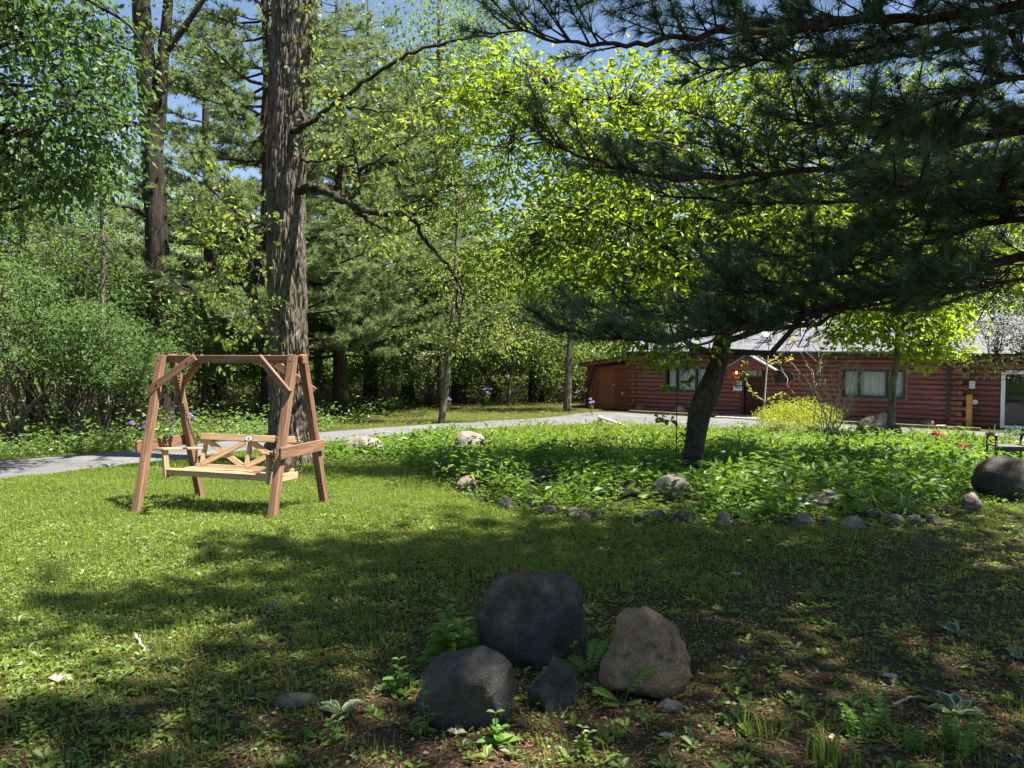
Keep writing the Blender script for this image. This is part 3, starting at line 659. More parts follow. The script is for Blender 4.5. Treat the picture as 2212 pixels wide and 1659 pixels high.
# roof: stepped shingle courses on both slopes
def roof_slope(mb, x0, x1, ye, ze, yr, zr, n=34, th=0.05):
    for i in range(n):
        t0, t1 = i / n, (i + 1) / n + 0.004
        A = np.array([ye + (yr - ye) * t0, ze + (zr - ze) * t0 + 0.022]); B = np.array([ye + (yr - ye) * t1, ze + (zr - ze) * t1 + 0.004])
        V = [[x, p[0], p[1] - q] for x in (x0, x1) for p, q in ((A, 0), (B, 0), (A, th))]
        mb.add(V, [[0, 2, 1], [3, 4, 5]], [[0, 1, 4, 3], [0, 3, 5, 2]])
    V = [[x, p[0], p[1]] for x in (x0, x1) for p in ((ye, ze - th), (yr, zr - th))]
    mb.add(V, None, [[0, 1, 3, 2]])
rb = MB(); RY, RZ = 4.6, EAVE + 1.66
roof_slope(rb, -0.35, HLEN + 0.35, -0.5, EAVE + 0.06, RY, RZ); roof_slope(rb, -0.35, HLEN + 0.35, 9.7, EAVE + 0.06, RY, RZ)
rb.box((HLEN / 2, RY, RZ + 0.03), (HLEN + 0.7, 0.24, 0.05))
for sx in (-0.36, HLEN + 0.36):
    for ya in (-0.5, 9.7): rb.add([[sx, ya, EAVE + 0.05], [sx, RY, RZ], [sx, RY, RZ - 0.18], [sx, ya, EAVE - 0.12]], None, [[0, 1, 2, 3]])
roof = rb.build('roof', M['shingle'], cabin)
boxo('gutter', (HLEN / 2, -0.56, EAVE - 0.0), (HLEN + 0.7, 0.11, 0.11), M['black_trim'], roof, 0.02)
boxo('fascia', (HLEN / 2, -0.46, EAVE - 0.06), (HLEN + 0.7, 0.03, 0.16), M['black_trim'], roof)
boxo('soffit', (HLEN / 2, -0.22, EAVE - 0.03), (HLEN + 0.6, 0.44, 0.02), M['log'], roof)
dsx, dsz = on_facade(1672, 753, 1.0)
dish = MB(); rr = np.linspace(0, 0.34, 5); th = np.linspace(0, 2 * math.pi, 18, endpoint=False)
V = np.array([[r * math.cos(a), r * math.sin(a) * 0.85, 0.5 * r * r] for r in rr[1:] for a in th]); nr = 4
F = [[i * 18 + j, i * 18 + (j + 1) % 18, (i + 1) * 18 + (j + 1) % 18, (i + 1) * 18 + j] for i in range(nr - 1) for j in range(18)]
V = V @ np.array(Matrix.Rotation(math.radians(62), 3, 'X')).T @ np.array(Matrix.Rotation(math.radians(25), 3, 'Z')).T
dish.add(V + np.array([dsx - 0.2, 0.9, EAVE + 0.95]), None, F); dish.tube([(dsx - 0.2, 0.9, EAVE + 0.9), (dsx - 0.1, 1.05, EAVE + 0.4)], 0.03, 6); dish.tube([(dsx - 0.2, 0.9, EAVE + 0.8), (dsx + 0.2, 0.55, EAVE + 0.95)], 0.02, 5)
dish.box((dsx + 0.22, 0.53, EAVE + 0.97), (0.12, 0.2, 0.1))
dish.build('satellite_dish', M['meter'], roof, True)
vx, _ = on_facade(1702, 740); vz = MB(); vz.tube([(vx, 1.9, EAVE + 0.4), (vx, 1.9, EAVE + 1.2)], 0.07, 10); vz.build('vent_pipe', M['meter'], roof, True)
# right downspout, yellow post, meter box
dn = HLEN - 0.28; db = MB()
db.box((dn, -0.16, EAVE / 2 + 0.05), (0.11, 0.09, EAVE - 0.5)); db.tube([(dn, -0.5, EAVE - 0.05), (dn, -0.16, EAVE - 0.22)], 0.05, 8); db.tube([(dn, -0.16, 0.34), (dn - 0.03, -0.25, 0.2), (dn - 0.1, -0.55, 0.08)], 0.055, 8)
db.build('downspout', M['black_trim'], cabin)
beam('splash_block', (dn - 0.12, -0.5, 0.07), (dn - 0.35, -1.25, 0.02), 0.26, 0.06, M['grey_wood'], cabin)
boxo('corner_post', (HLEN + 0.42, -0.12, 0.62), (0.2, 0.1, 1.25), M['yellow_post'], cabin, 0.01)
mbx = boxo('meter_box', (HLEN + 0.5, -0.2, 1.62), (0.2, 0.14, 0.3), M['meter'], cabin, 0.02); cyl(cabin, (HLEN + 0.62, -0.18, 0.98), (HLEN + 0.62, -0.3, 0.98), 0.09, 'meter_dial', M['meter'])
# the right wing, set back a little, with the white framed glass door
WX0, WX1, WY = HLEN + 0.02, HLEN + 7.0, 0.45
wd0, _ = on_facade(2166, 850, WY); WD = (wd0 + 0.05, wd0 + 1.15, 0.02, 2.12)
wing = wall_mesh(WX0, WX1, -0.3, EAVE, WY, WY + 0.2, [WD]).build('wing_wall', M['log'], cabin); log_courses(wing, WX0 + 0.1, WX1, [WD], WY)
wf = MB(); t = 0.13
for c, d in (((WD[0] + t / 2 - 0.1, WY - 0.02, 1.06), (t, 0.24, 2.1)), ((WD[1] - t / 2 + 0.1, WY - 0.02, 1.06), (t, 0.24, 2.1)), (((WD[0] + WD[1]) / 2, WY - 0.02, 2.1), (WD[1] - WD[0] - 0.06, 0.24, t)), (((WD[0] + WD[1]) / 2, WY - 0.02, 0.06), (WD[1] - WD[0] - 0.06, 0.2, 0.09))): wf.box(c, d)
wfo = wf.build('wing_door', M['white_paint'], cabin); boxo('pane', ((WD[0] + WD[1]) / 2, WY + 0.05, 1.06), (1.05, 0.012, 1.96), M['glass'], wfo); boxo('screen', ((WD[0] + WD[1]) / 2, WY + 0.14, 1.06), (1.2, 0.012, 2.0), M['interior'], wfo)
rb = MB(); roof_slope(rb, HLEN + 0.4, WX1 + 0.3, WY - 0.5, EAVE - 0.02, RY, RZ - 0.1, 32); roof_slope(rb, HLEN + 0.4, WX1 + 0.3, 9.6, EAVE - 0.02, RY, RZ - 0.1, 32)
wr = rb.build('wing_roof', M['shingle'], cabin); boxo('gutter', ((HLEN + WX1) / 2 + 0.3, WY - 0.56, EAVE - 0.08), (WX1 - HLEN - 0.3, 0.11, 0.11), M['black_trim'], wr)
b = MB(); b.box((WX1 - 0.1, 4.9, EAVE / 2), (0.2, 8.4, EAVE)); b.box(((HLEN + WX1) / 2, 9.0, EAVE / 2), (WX1 - HLEN, 0.2, EAVE)); b.build('wing_rear_wall', M['log'], cabin)
# lean-to shed on the left
SX0, SY = on_facade(1268, 850, 0.5)[0], 0.5
sd0, sd1 = on_facade(1292, 850, SY)[0], on_facade(1329, 850, SY)[0]; SD = (sd0, sd1, 0.05, 2.02)
shed = wall_mesh(SX0, -0.12, -0.25, 2.2, SY, SY + 0.1, [SD]).build('shed_wall', M['plank'], cabin)
shed_s = MB(); shed_s.box((SX0 + 0.05, SY + 1.75, 0.98), (0.1, 3.3, 2.45)); shed_s.add([[SX0, SY, 2.2], [-0.12, SY, 2.2], [-0.12, SY, 2.62], [SX0, SY + 0.1, 2.2], [-0.12, SY + 0.1, 2.2], [-0.12, SY + 0.1, 2.62]], [[0, 1, 2], [3, 5, 4]], [[0, 2, 5, 3]]); shed_s.build('shed_side_wall', M['plank'], cabin)
for c in range(11):
    zc = 0.1 + 0.2 * c; cuts = [(SX0, -0.14)]
    if zc < 2.1: cuts = [(SX0, sd0 - 0.09), (sd1 + 0.09, -0.14)]
    for a, bb in cuts:
        if bb - a > 0.06: boxo('plank', ((a + bb) / 2, SY - 0.012, zc), (bb - a, 0.03, 0.19), M['plank'], shed, 0.006)
sdo = boxo('shed_door', ((sd0 + sd1) / 2, SY + 0.03, 1.03), (sd1 - sd0 - 0.02, 0.05, 1.95), M['shed_door'], cabin, 0.004)
sw = sd1 - sd0
for px in (-0.23, 0.23):
    for pz, ph in ((0.66, 0.36), (0.15, 0.5), (-0.55, 0.62)): boxo('door_panel', (px * sw, -0.03, pz), (sw * 0.32, 0.025, ph), M['shed_door'], sdo, 0.01)
cyl(sdo, (0.4 * sw, -0.02, -0.1), (0.4 * sw, -0.1, -0.1), 0.035, 'knob', M['brass']); boxo('lock_plate', (0.4 * sw, -0.04, 0.17), (0.07, 0.03, 0.13), M['brass'], sdo, 0.006)
for c, d in (((sd0 - 0.045, SY - 0.02, 1.03), (0.085, 0.06, 2.0)), ((sd1 + 0.045, SY - 0.02, 1.03), (0.085, 0.06, 2.0)), (((sd0 + sd1) / 2, SY - 0.02, 2.07), (sw + 0.18, 0.06, 0.085))): boxo('door_trim', c, d, M['plank'], sdo.parent, 0.004)
sr = MB(); xa, xb, za, zb2 = SX0 - 0.25, -0.15, 2.24, 2.70
for y0, y1 in ((SY - 0.35, SY + 3.6),):
    sr.add([[xa, y0, za], [xb, y0, zb2], [xb, y1, zb2], [xa, y1, za], [xa, y0, za - 0.07], [xb, y0, zb2 - 0.07], [xb, y1, zb2 - 0.07], [xa, y1, za - 0.07]], None, [[0, 1, 2, 3], [7, 6, 5, 4], [0, 4, 5, 1], [1, 5, 6, 2], [2, 6, 7, 3], [3, 7, 4, 0]])
sro = sr.build('shed_roof', M['shingle'], cabin); beam('fascia', (xa, SY - 0.365, za - 0.1), (xb, SY - 0.365, zb2 - 0.1), 0.025, 0.17, M['plank'], sro); beam('drip_edge', (xa, SY - 0.37, za + 0.01), (xb, SY - 0.37, zb2 + 0.01), 0.03, 0.04, M['black_trim'], sro)
dp = MB(); dp.tube([(SX0 + 0.55, SY - 0.14, 2.12), (SX0 + 0.12, SY - 0.13, 0.95), (SX0 + 0.02, SY - 0.13, 0.05)], 0.05, 8); dp.tube([(SX0 + 0.5, SY - 0.14, 2.14), (-0.2, SY - 0.2, 2.32)], 0.055, 8); dp.build('shed_downspout', M['black_trim'], cabin)
cyl(cabin, (sd1 + 0.45, SY - 0.03, 0.78), (sd1 + 0.45, SY - 0.12, 0.78), 0.07, 'outlet_box', M['meter'])
# gravel strip and edging timbers
def place_house(name, label, cat, s, t, z=0.0): return empty(name, (*house_pt(s, t), HZ + z), math.atan2(HE1[1], HE1[0]), label, cat)
gs = MB()
for a, bb in ((0.2, DOOR[0] - 0.9), (DOOR[1] + 1.2, HLEN + 0.4)):
    V = [[*house_pt(s, t), HZ + 0.045] for s, t in ((a, -0.08), (bb, -0.08), (bb, -1.25), (a, -1.25))]; gs.add(V, None, [[0, 3, 2, 1]])
tag(gs.build('gravel_strip', M['gravel']), kind='structure')
for k, (a, bb, lb) in enumerate(((0.3, DOOR[0] - 0.9, 'long edging timber along the gravel under the left cabin window'), (DOOR[1] + 1.3, HLEN + 0.9, 'long edging timber along the gravel under the right cabin window'))):
    r = place_house('edging_timber', lb, 'timber', a, -1.33); beam('timber', (0, 0, 0.05), (bb - a, 0, 0.05), 0.13, 0.13, M['edging_wood'], r, bev=0.01)
    for q in range(int(bb - a)): cyl(r, (q + 0.5, 0, 0.1), (q + 0.5, 0, 0.125), 0.012, 'spike', M['black_iron'], 6)

# ------------------------------------------------------------------ the swing
SWC = np.array([-3.55, 9.71]); SWZ = gz(*SWC); SWR = math.atan2(-0.63, 1.945)
sf = empty('garden_swing_stand', (SWC[0], SWC[1], SWZ), SWR, 'reddish-brown timber A-frame of the garden swing on the sunny lawn', 'swing frame')
WF = M['swing_wood']; HX, HD, ZA = 0.98, 0.575, 1.95
for sx in (-1, 1):
    for sy in (-1, 1):
        beam('leg', (sx * HX, sy * (HD + 0.012), -0.07), (sx * HX, sy * 0.098, ZA), 0.092, 0.09, WF, sf, up=(0, 1, 0))
        t = 0.78; yl = sy * (HD + (0.098 - HD) * t)
        br = beam('brace', (sx * (HX + 0.06), yl + sy * 0.068, ZA * t - 0.03), (sx * (HX - 0.50), sy * 0.075, ZA - 0.03), 0.038, 0.092, WF, sf, up=(0, 0, 1))
        cyl(br, (-0.24, -0.022, 0), (-0.24, 0.022, 0), 0.012, 'bolt', M['black_iron'], 8); cyl(br, (0.24, -0.022, 0), (0.24, 0.022, 0), 0.012, 'bolt', M['black_iron'], 8)
        cyl(sf, (sx * HX, sy * 0.13, ZA - 0.08), (sx * HX, sy * 0.165, ZA - 0.08), 0.013, 'bolt', M['black_iron'], 8)
    beam('side_board', (sx * (HX + 0.066), -0.49, 0.80), (sx * (HX + 0.066), 0.45, 0.80), 0.038, 0.14, WF, sf)
beam('top_beam', (-HX - 0.05, 0, ZA - 0.055), (HX + 0.10, 0, ZA - 0.055), 0.09, 0.10, WF, sf)

sb = empty('swing_bench', (SWC[0], SWC[1], SWZ), SWR, 'pale wooden bench with crossed back slats hanging on chains from the swing frame', 'swing bench')
BW = M['bench_wood']; BX = 0.75; dzs = 0.0
for i in range(6):
    y = -0.27 + 0.088 * i; z = 0.50 - 0.010 * i + (0.006 if i == 0 else 0)
    beam('seat_slat', (-BX, y, z), (BX, y, z), 0.078, 0.024, BW, sb, up=(0, 0.1, 1))
beam('front_rail', (-BX, -0.318, 0.475), (BX, -0.318, 0.475), 0.024, 0.075, BW, sb)
for x in (-0.66, 0.0, 0.66):
    pr = [(-0.3, 0.48), (0.27, 0.43), (0.3, 0.36), (0.12, 0.37), (-0.27, 0.44)]; mb = MB(); k = len(pr)
    mb.add([[x + d, p[0], p[1]] for d in (-0.02, 0.02) for p in pr], [[0, i, i + 1] for i in range(1, k - 1)] + [[k, k + i + 1, k + i] for i in range(1, k - 1)], [[i, k + i, k + (i + 1) % k, (i + 1) % k] for i in range(k)]); mb.build('seat_support', BW, sb)
bk0 = np.array([0.235, 0.44]); bk1 = np.array([0.37, 0.88])
def bp(x, t, off=0.0): q = bk0 + (bk1 - bk0) * t; return (x, q[0] - off, q[1])
for x in (-0.70, 0.0, 0.70): beam('back_post', bp(x, 0.0, -0.03), bp(x, 0.93, -0.03), 0.062, 0.038, BW, sb, up=(0, 1, 0))
beam('top_rail', bp(-BX, 0.95, 0.025), bp(BX, 0.95, 0.025), 0.036, 0.088, BW, sb, up=(0, 0.29, 0.95))
beam('bottom_rail', bp(-BX, 0.08, 0.02), bp(BX, 0.08, 0.02), 0.03, 0.07, BW, sb, up=(0, 0.29, 0.95))
for cx in (-0.35, 0.35):
    beam('cross_slat', bp(cx - 0.31, 0.84, 0.004), bp(cx + 0.31, 0.14, 0.004), 0.022, 0.075, BW, sb, up=(0, 0.29, 0.95)); beam('cross_slat', bp(cx - 0.31, 0.14, 0.028), bp(cx + 0.31, 0.84, 0.028), 0.022, 0.075, BW, sb, up=(0, 0.29, 0.95))
for sx in (-1, 1):
    beam('arm_post', (sx * (BX + 0.005), -0.30, 0.40), (sx * (BX + 0.02), -0.31, 0.755), 0.04, 0.085, BW, sb, up=(0, 1, 0))
    beam('armrest', (sx * (BX + 0.015), -0.39, 0.775), (sx * (BX + 0.0), 0.33, 0.70), 0.10, 0.028, BW, sb)
    beam('side_rail', (sx * (BX + 0.024), -0.28, 0.45), (sx * (BX + 0.024), 0.30, 0.42), 0.024, 0.09, BW, sb)
mb = MB()
for rr, y, mi in ((0.062, 0.0, 1), (0.054, -0.004, 0)):
    th = np.arange(20) * math.pi / 10; V = np.vstack([np.stack([rr * np.cos(th), np.full(20, y), rr * 0.52 * np.sin(th)], -1), [[0, y, 0]]]); mb.add(V, [[20, i, (i + 1) % 20] for i in range(20)], None, 0.5, mi)
for i, wdt in enumerate((0.05, 0.03)): mb.box((0, -0.006, 0.008 - 0.016 * i), (wdt, 0.002, 0.006), None, 0.5, 1)
pq = bp(0.02, 0.95, 0.047); po = mb.build('maker_plate', [M['white_paint'], M['ink']], sb); po.location = pq; po.rotation_euler = (-0.3, 0, 0)
def chain(P, name, parent):
    P = np.asarray(P, float); d = np.concatenate([[0], np.cumsum(np.linalg.norm(np.diff(P, axis=0), axis=1))]); n = int(d[-1] / 0.036); mb = MB()
    for i in range(n):
        u = (i + 0.5) / n * d[-1]; p = np.array([np.interp(u, d, P[:, k]) for k in range(3)]); q = np.array([np.interp(min(u + 0.01, d[-1]), d, P[:, k]) for k in range(3)]) - np.array([np.interp(max(u - 0.01, 0), d, P[:, k]) for k in range(3)])
        q = norm(q); a = norm(np.cross(q, [1, 0.3, 0.2])); bq = np.cross(q, a)
        if i % 2: a = bq
        th = np.arange(9) * math.pi / 4; ring = p + np.outer(np.cos(th) * 0.028, q) + np.outer(np.sin(th) * 0.015, a)
        mb.tube(ring, 0.0055, 4, False)
    return mb.build(name, M['steel'], parent, True)
for sx in (-1, 1):
    x = sx * 0.80
    chain([(x, 0, 1.85), (x, 0.0, 1.42)], 'chain', sb); chain([(x, 0, 1.42), (x, -0.26, 0.79), (x + sx * 0.015, -0.25, 0.43)], 'chain', sb); chain([(x, 0, 1.42), (x, 0.31, 0.72), (x + sx * 0.012, 0.28, 0.43)], 'chain', sb)
    mb = MB(); th = np.linspace(0, 6.28, 10); mb.tube(np.stack([np.full(10, x), 0.018 * np.cos(th), 1.852 + 0.018 * np.sin(th)], -1), 0.005, 5, False); mb.tube([(x, 0, 1.86), (x, 0, 1.9)], 0.006, 5); mb.build('hook', M['steel'], sb, True)

# ------------------------------------------------------------------ rocks
ROCKS = []
def rock(label, xd, ybase, wpx, hpx, mat, seed, deep=0.8, sub=3, facets=7, rough=0.09, group=None, sit=0.2, name='rock', cat='rock', tilt=0.0, cuts=()):
    p = on_ground(xd, ybase); sc = p[1] / F_PX; rx = wpx * sc / 2; rz = hpx * sc / (2 * (1 - sit)) ; ry = rx * deep
    bm = bmesh.new(); bmesh.ops.create_icosphere(bm, subdivisions=sub, radius=1)
    rs = random.Random(seed)
    pl = [(Vector((rs.gauss(0, 1), rs.gauss(0, 1), rs.gauss(0, 0.8))).normalized(), rs.uniform(0.62, 0.88)) for _ in range(facets)] + [(Vector(c[:3]).normalized(), c[3]) for c in cuts]
    for v in bm.verts:
        c = v.co.copy()
        for n, d in pl:
            q = c.dot(n) - d
            if q > 0: c -= n * q * 0.95
        o = Vector((seed * 3.1, seed * 1.7, seed * 0.9))
        c *= 1 + rough * 1.6 * mnoise.noise(c * 1.3 + o) + rough * 0.7 * mnoise.noise(c * 3.4 + o) + (rough * 0.34 * mnoise.noise(c * 7 + o) + rough * 0.2 * mnoise.noise(c * 16 + o) if sub > 3 else 0)
        v.co = c
    lo = Vector([min(v.co[i] for v in bm.verts) for i in range(3)]); hi = Vector([max(v.co[i] for v in bm.verts) for i in range(3)])
    for v in bm.verts: v.co = Vector([((v.co[i] - lo[i]) / (hi[i] - lo[i]) * 2 - 1) * (rx, ry, rz)[i] for i in range(3)])
    if tilt: bmesh.ops.rotate(bm, verts=bm.verts, cent=(0, 0, 0), matrix=Matrix.Rotation(tilt, 3, 'Y'))
    for f in bm.faces: f.smooth = True
    me = bpy.data.meshes.new(name); bm.to_mesh(me); bm.free(); me.materials.append(mat)
    o = bpy.data.objects.new(name, me); COL.objects.link(o)
    y = p[1] + ry * 0.75; x = p[0] * y / p[1]
    ROCKS.append((x, y, rx, ry)); o.location = (x, y, gz(x, y) + rz * (1 - 2 * sit)); return tag(o, label, cat, group)
rock('largest dark boulder at the back of the foreground boulder group', 1149, 1445, 252, 214, M['rock_dark'], 3, 0.8, 5, 5, 0.09, None, 0.14, 'boulder', 'boulder', cuts=((-0.5, -0.8, 0.35, 0.8), (0.66, -0.7, -0.1, 0.72), (0.5, -0.5, 0.7, 0.88)))
rock('dark grey boulder sloping down to the left, nearest of the foreground group', 1008, 1583, 226, 166, M['rock_grey'], 5, 0.75, 5, 4, 0.10, None, 0.16, 'boulder', 'boulder', cuts=((-0.75, -0.2, 0.65, 0.6), (0.1, -0.9, -0.3, 0.7)))
rock('small dark stone between the grey and the tan boulders', 1194, 1536, 118, 104, M['rock_dark'], 9, 0.85, 4, 6, 0.16, None, 0.2)
rock('tan sandstone boulder with pale veins at the right of the foreground group', 1387, 1515, 204, 190, M['rock_tan'], 17, 0.85, 5, 5, 0.10, None, 0.16, 'boulder', 'boulder', cuts=((0.5, -0.25, 0.8, 0.72), (-0.3, -0.9, 0.2, 0.8), (-0.2, -0.6, -0.7, 0.8)))
rock('small flat lichen-covered stone in front of the tan boulder', 1449, 1541, 54, 26, M['rock_pale'], 14, 0.8, 4, 4, 0.1, None, 0.3)
rock('low mossy stone barely showing in the weeds left of the boulders', 640, 1530, 120, 20, M['rock_grey'], 15, 0.5, 4, 5, 0.12, None, 0.42)
E = 'edging stones of the flower bed'
edge = [(1095, 1098, 34, 24, 'rock_pale', 'pale edging stone at the left end of the flower bed border'), (1149, 1097, 22, 18, 'rock_pale', 'small whitish edging stone, second from the left end of the border'),
 (1188, 1110, 42, 18, 'rock_pink', 'long flat pinkish edging stone, third from the left end of the border'), (1239, 1114, 30, 18, 'rock_pale', 'rounded whitish edging stone, fourth from the left end of the border'),
 (1264, 1130, 26, 22, 'rock_tan', 'tan edging stone set in front of the border line'), (1290, 1112, 16, 12, 'rock_pale', 'tiny pale edging stone near the tan one'),
 (1377, 1128, 24, 16, 'rock_grey', 'small grey edging stone below the magnolia trunk'), (1421, 1124, 34, 22, 'rock_grey', 'rounded grey-green edging stone below the pale bed rock'),
 (1478, 1130, 54, 26, 'rock_dark', 'broad dark edging stone below the magnolia trunk'), (1565, 1135, 38, 28, 'rock_pink', 'brownish pointed edging stone right of the broad dark one'),
 (1600, 1135, 20, 14, 'rock_grey', 'tiny grey edging stone beside the brownish pointed one'), (1685, 1134, 20, 16, 'rock_dark', 'tiny dark edging stone left of the slanted pale one'),
 (1732, 1134, 47, 24, 'rock_pale', 'slanted pale edging stone below the sunlit bed rock'), (1784, 1136, 34, 20, 'rock_dark', 'dark blue-grey edging stone between two pale ones'),
 (1842, 1143, 54, 26, 'rock_pale', 'flat pale edging stone in front of the plum-grey one'), (1883, 1126, 50, 30, 'rock_grey', 'plum-grey round edging stone, tallest of the border'),
 (1932, 1132, 40, 20, 'rock_pink', 'tan-topped edging stone right of the plum-grey one'), (1975, 1131, 32, 18, 'rock_pale', 'small cream edging stone near the right end of the border'),
 (2019, 1135, 34, 20, 'rock_dark', 'dark edging stone near the right end of the border'), (2046, 1116, 42, 22, 'rock_moss', 'mossy dark edging stone set back near the right end'),
 (2096, 1100, 44, 34, 'rock_pink', 'brown stone at the right end of the border below the big boulder')]
for i, (x, y, a, h, m, lb) in enumerate(edge): rock(lb, x, y, a, h, M[m], 20 + i, 0.9, 4, 6, 0.14, E, 0.33)
rock('grey-brown rock at the left tip of the flower bed', 1011, 1062, 50, 34, M['rock_pink'], 50, 0.8, 4)
rock('dark layered rock among the bed plants left of the magnolia', 1164, 1048, 66, 34, M['rock_grey'], 51, 0.8, 4)
rock('dark spotted rock half hidden in leaves left of the pale rock', 1350, 1078, 74, 40, M['rock_moss'], 52, 0.8, 4)
rock('large pale rock at the foot of the magnolia trunk', 1450, 1082, 92, 52, M['rock_pale'], 53, 0.8, 4)
rock('sunlit rounded rock among the bed plants right of the magnolia', 1775, 1100, 88, 40, M['rock_pale'], 54, 0.8, 4)
rock('low grey rock beside the driveway behind the swing', 785, 982, 95, 40, M['rock_pale'], 55, 0.7, 4)
rock('pale sunlit rock with a brown broken face in the bed', 1010, 983, 78, 52, M['rock_pale'], 56, 0.8, 4)
rock('mossy black rock beside the young tree near the cabin', 1886, 950, 78, 50, M['rock_moss'], 57, 0.8, 4)
rock('upright grey stone just behind the young tree trunk', 1936, 968, 24, 52, M['rock_grey'], 58, 0.9, 3)
rock('huge dark boulder at the right edge beside the flower bed', 2180, 1085, 150, 100, M['rock_dark'], 71, 0.8, 5, 7, 0.05, None, 0.14, 'boulder', 'boulder')
def house_rock(label, s, t, wm, hm, mat, seed):
    x, y = house_pt(s, t); d = 1.0; px = CX + F_PX * x / y; o = rock(label, px, 890, wm * F_PX / y, hm * F_PX / y, mat, seed, 0.8, 3)
    k = y / on_ground(px, 890)[1]; o.scale = (k, k, k); o.location = (x, y, HZ + 0.03 + hm * 0.3)
house_rock('round grey stone on the gravel at the left cabin corner', on_facade(1395, 880)[0], -0.6, 0.5, 0.36, M['rock_grey'], 61)
house_rock('pinkish stone on the gravel under the left cabin window', on_facade(1481, 880)[0], -0.6, 0.52, 0.4, M['rock_pink'], 62)
house_rock('flat grey stone on the gravel near the cabin downspout', on_facade(2003, 910)[0], -0.6, 0.66, 0.3, M['rock_grey'], 63)
house_rock('pale stone on the gravel behind the mossy black rock', on_facade(1916, 890)[0], -0.7, 0.5, 0.5, M['rock_pink'], 64)

# ------------------------------------------------------------------ the big oak
def oak():
    b = on_ground(640, 1003); x0, y0 = b[0], b[1] + 0.4
    root = empty('oak_tree', (x0, y0, gz(x0, y0)), 0, 'big oak with a thick furrowed trunk standing behind the swing', 'tree')
    px = lambda xd, yd: at(xd, yd, y0) - np.array([x0, y0, gz(x0, y0)])
    # furrowed trunk: ridges and plates are real relief
    ctr = [(633, 1020), (630, 930), (625, 800), (620, 650), (617, 450), (624, 250), (633, 80), (640, -60), (650, -250)]
    rad = [0.56, 0.42, 0.37, 0.36, 0.355, 0.37, 0.40, 0.44, 0.36]
    C = catmull([px(*c) for c in ctr], 40); R = np.interp(np.arange(len(C)), np.arange(len(ctr)) * 40, rad); k = 110
    th = np.arange(k) * 2 * math.pi / k; n = len(C)
    zz = C[:, 2][:, None]; A = np.broadcast_to(th[None, :], (n, k))
    disp = np.empty((n, k))
    for i in range(n):
        for j in range(k):
            z = C[i, 2]; a = th[j]; ca, sa = math.cos(a), math.sin(a)
            w1 = mnoise.noise((ca * 2.2, sa * 2.2, z * 0.9)) * 0.5
            q = abs(mnoise.noise((ca * 8 + w1 * 1.6, sa * 8 + w1 * 1.6, z * 1.9))); q2 = abs(mnoise.noise((ca * 14, sa * 14, z * 5.0 + 5)))
            disp[i, j] = 0.045 * (min(q * 2.6, 1.0) - 0.6) + 0.02 * (min(q2 * 2.5, 1) - 0.5) + 0.03 * mnoise.noise((ca * 1.3, sa * 1.3, z * 0.5 + 9))
    flare = 1 + 0.35 * np.exp(-np.maximum(zz, 0) / 0.35) * (0.6 + 0.4 * np.cos(A * 5 + 1))
    rr = R[:, None] * flare + disp
    V = C[:, None, :] + np.stack([rr * np.cos(A), rr * np.sin(A), np.zeros((n, k))], -1)
    i = np.arange(n - 1)[:, None] * k; j = np.arange(k)[None, :]; j2 = (j + 1) % k
    tb = MB().add(V, None, np.stack([i + j, i + j2, i + k + j2, i + k + j], -1).reshape(-1, 4)); tb.build('trunk', M['oak_bark'], root, False)
    lb = MB(); S = []
    def limb(pts, r0, r1, k=7):
        P = catmull([at(a, bq, y0 + d) - np.array([x0, y0, gz(x0, y0)]) for a, bq, d in pts], 6); P[1:-1] += RNG.normal(size=(len(P) - 2, 3)) * 0.02
        lb.tube(P, np.linspace(r0, r1, len(P)), k); S.append(P); return P
    limb([(630, 285, -0.3), (665, 268, -0.5), (720, 225, -0.8), (800, 170, -1.2), (880, 118, -1.6), (990, 85, -2.0), (1100, 75, -2.2)], 0.06, 0.015)
    limb([(720, 225, -0.8), (800, 238, -1.4), (905, 240, -2.0)], 0.03, 0.008, 5)
    limb([(640, 412, -0.2), (690, 408, -0.5), (740, 430, -0.9), (790, 455, -1.2), (850, 462, -1.5), (890, 470, -1.7), (925, 530, -1.8), (980, 590, -1.9), (990, 680, -2.0)], 0.085, 0.014)
    limb([(770, 450, -1.1), (800, 480, -0.8), (830, 492, -0.6), (845, 503, -0.6)], 0.05, 0.02, 6)
    limb([(750, 430, -0.9), (775, 415, -1.2), (770, 350, -1.4), (760, 300, -1.5), (720, 260, -1.6)], 0.035, 0.01, 5)
    limb([(775, 372, -1.4), (840, 330, -1.8), (900, 290, -2.2), (960, 262, -2.5)], 0.022, 0.006, 5)
    limb([(650, 345, -0.2), (700, 345, -0.6), (760, 338, -1.2), (810, 300, -1.4)], 0.03, 0.006, 5)
    limb([(890, 462, -1.7), (935, 440, -2.0), (905, 420, -2.2), (850, 430, -2.0)], 0.02, 0.006, 5)
    limb([(850, 462, -1.5), (920, 420, -1.8), (1010, 400, -2.2), (1080, 395, -2.5)], 0.02, 0.005, 5)
    limb([(980, 590, -1.9), (1000, 640, -2), (980, 740, -2.1), (950, 770, -2.2)], 0.014, 0.005, 4)
    limb([(605, 560, -0.1), (560, 590, -0.6), (520, 540, -1.0), (480, 520, -1.4), (430, 480, -1.8)], 0.03, 0.006, 5)
    limb([(560, 590, -0.6), (540, 660, -0.9), (545, 700, -1.0), (520, 740, -1.2)], 0.014, 0.004, 4)
    limb([(605, 470, -0.1), (570, 500, -0.5), (520, 480, -1.0), (470, 400, -1.4)], 0.02, 0.005, 5)
    limb([(520, 480, -1.0), (480, 560, -1.2), (440, 640, -1.5)], 0.012, 0.004, 4)
    # crown high above the picture
    up = px(650, -250); base = np.array([x0, y0, gz(x0, y0)])
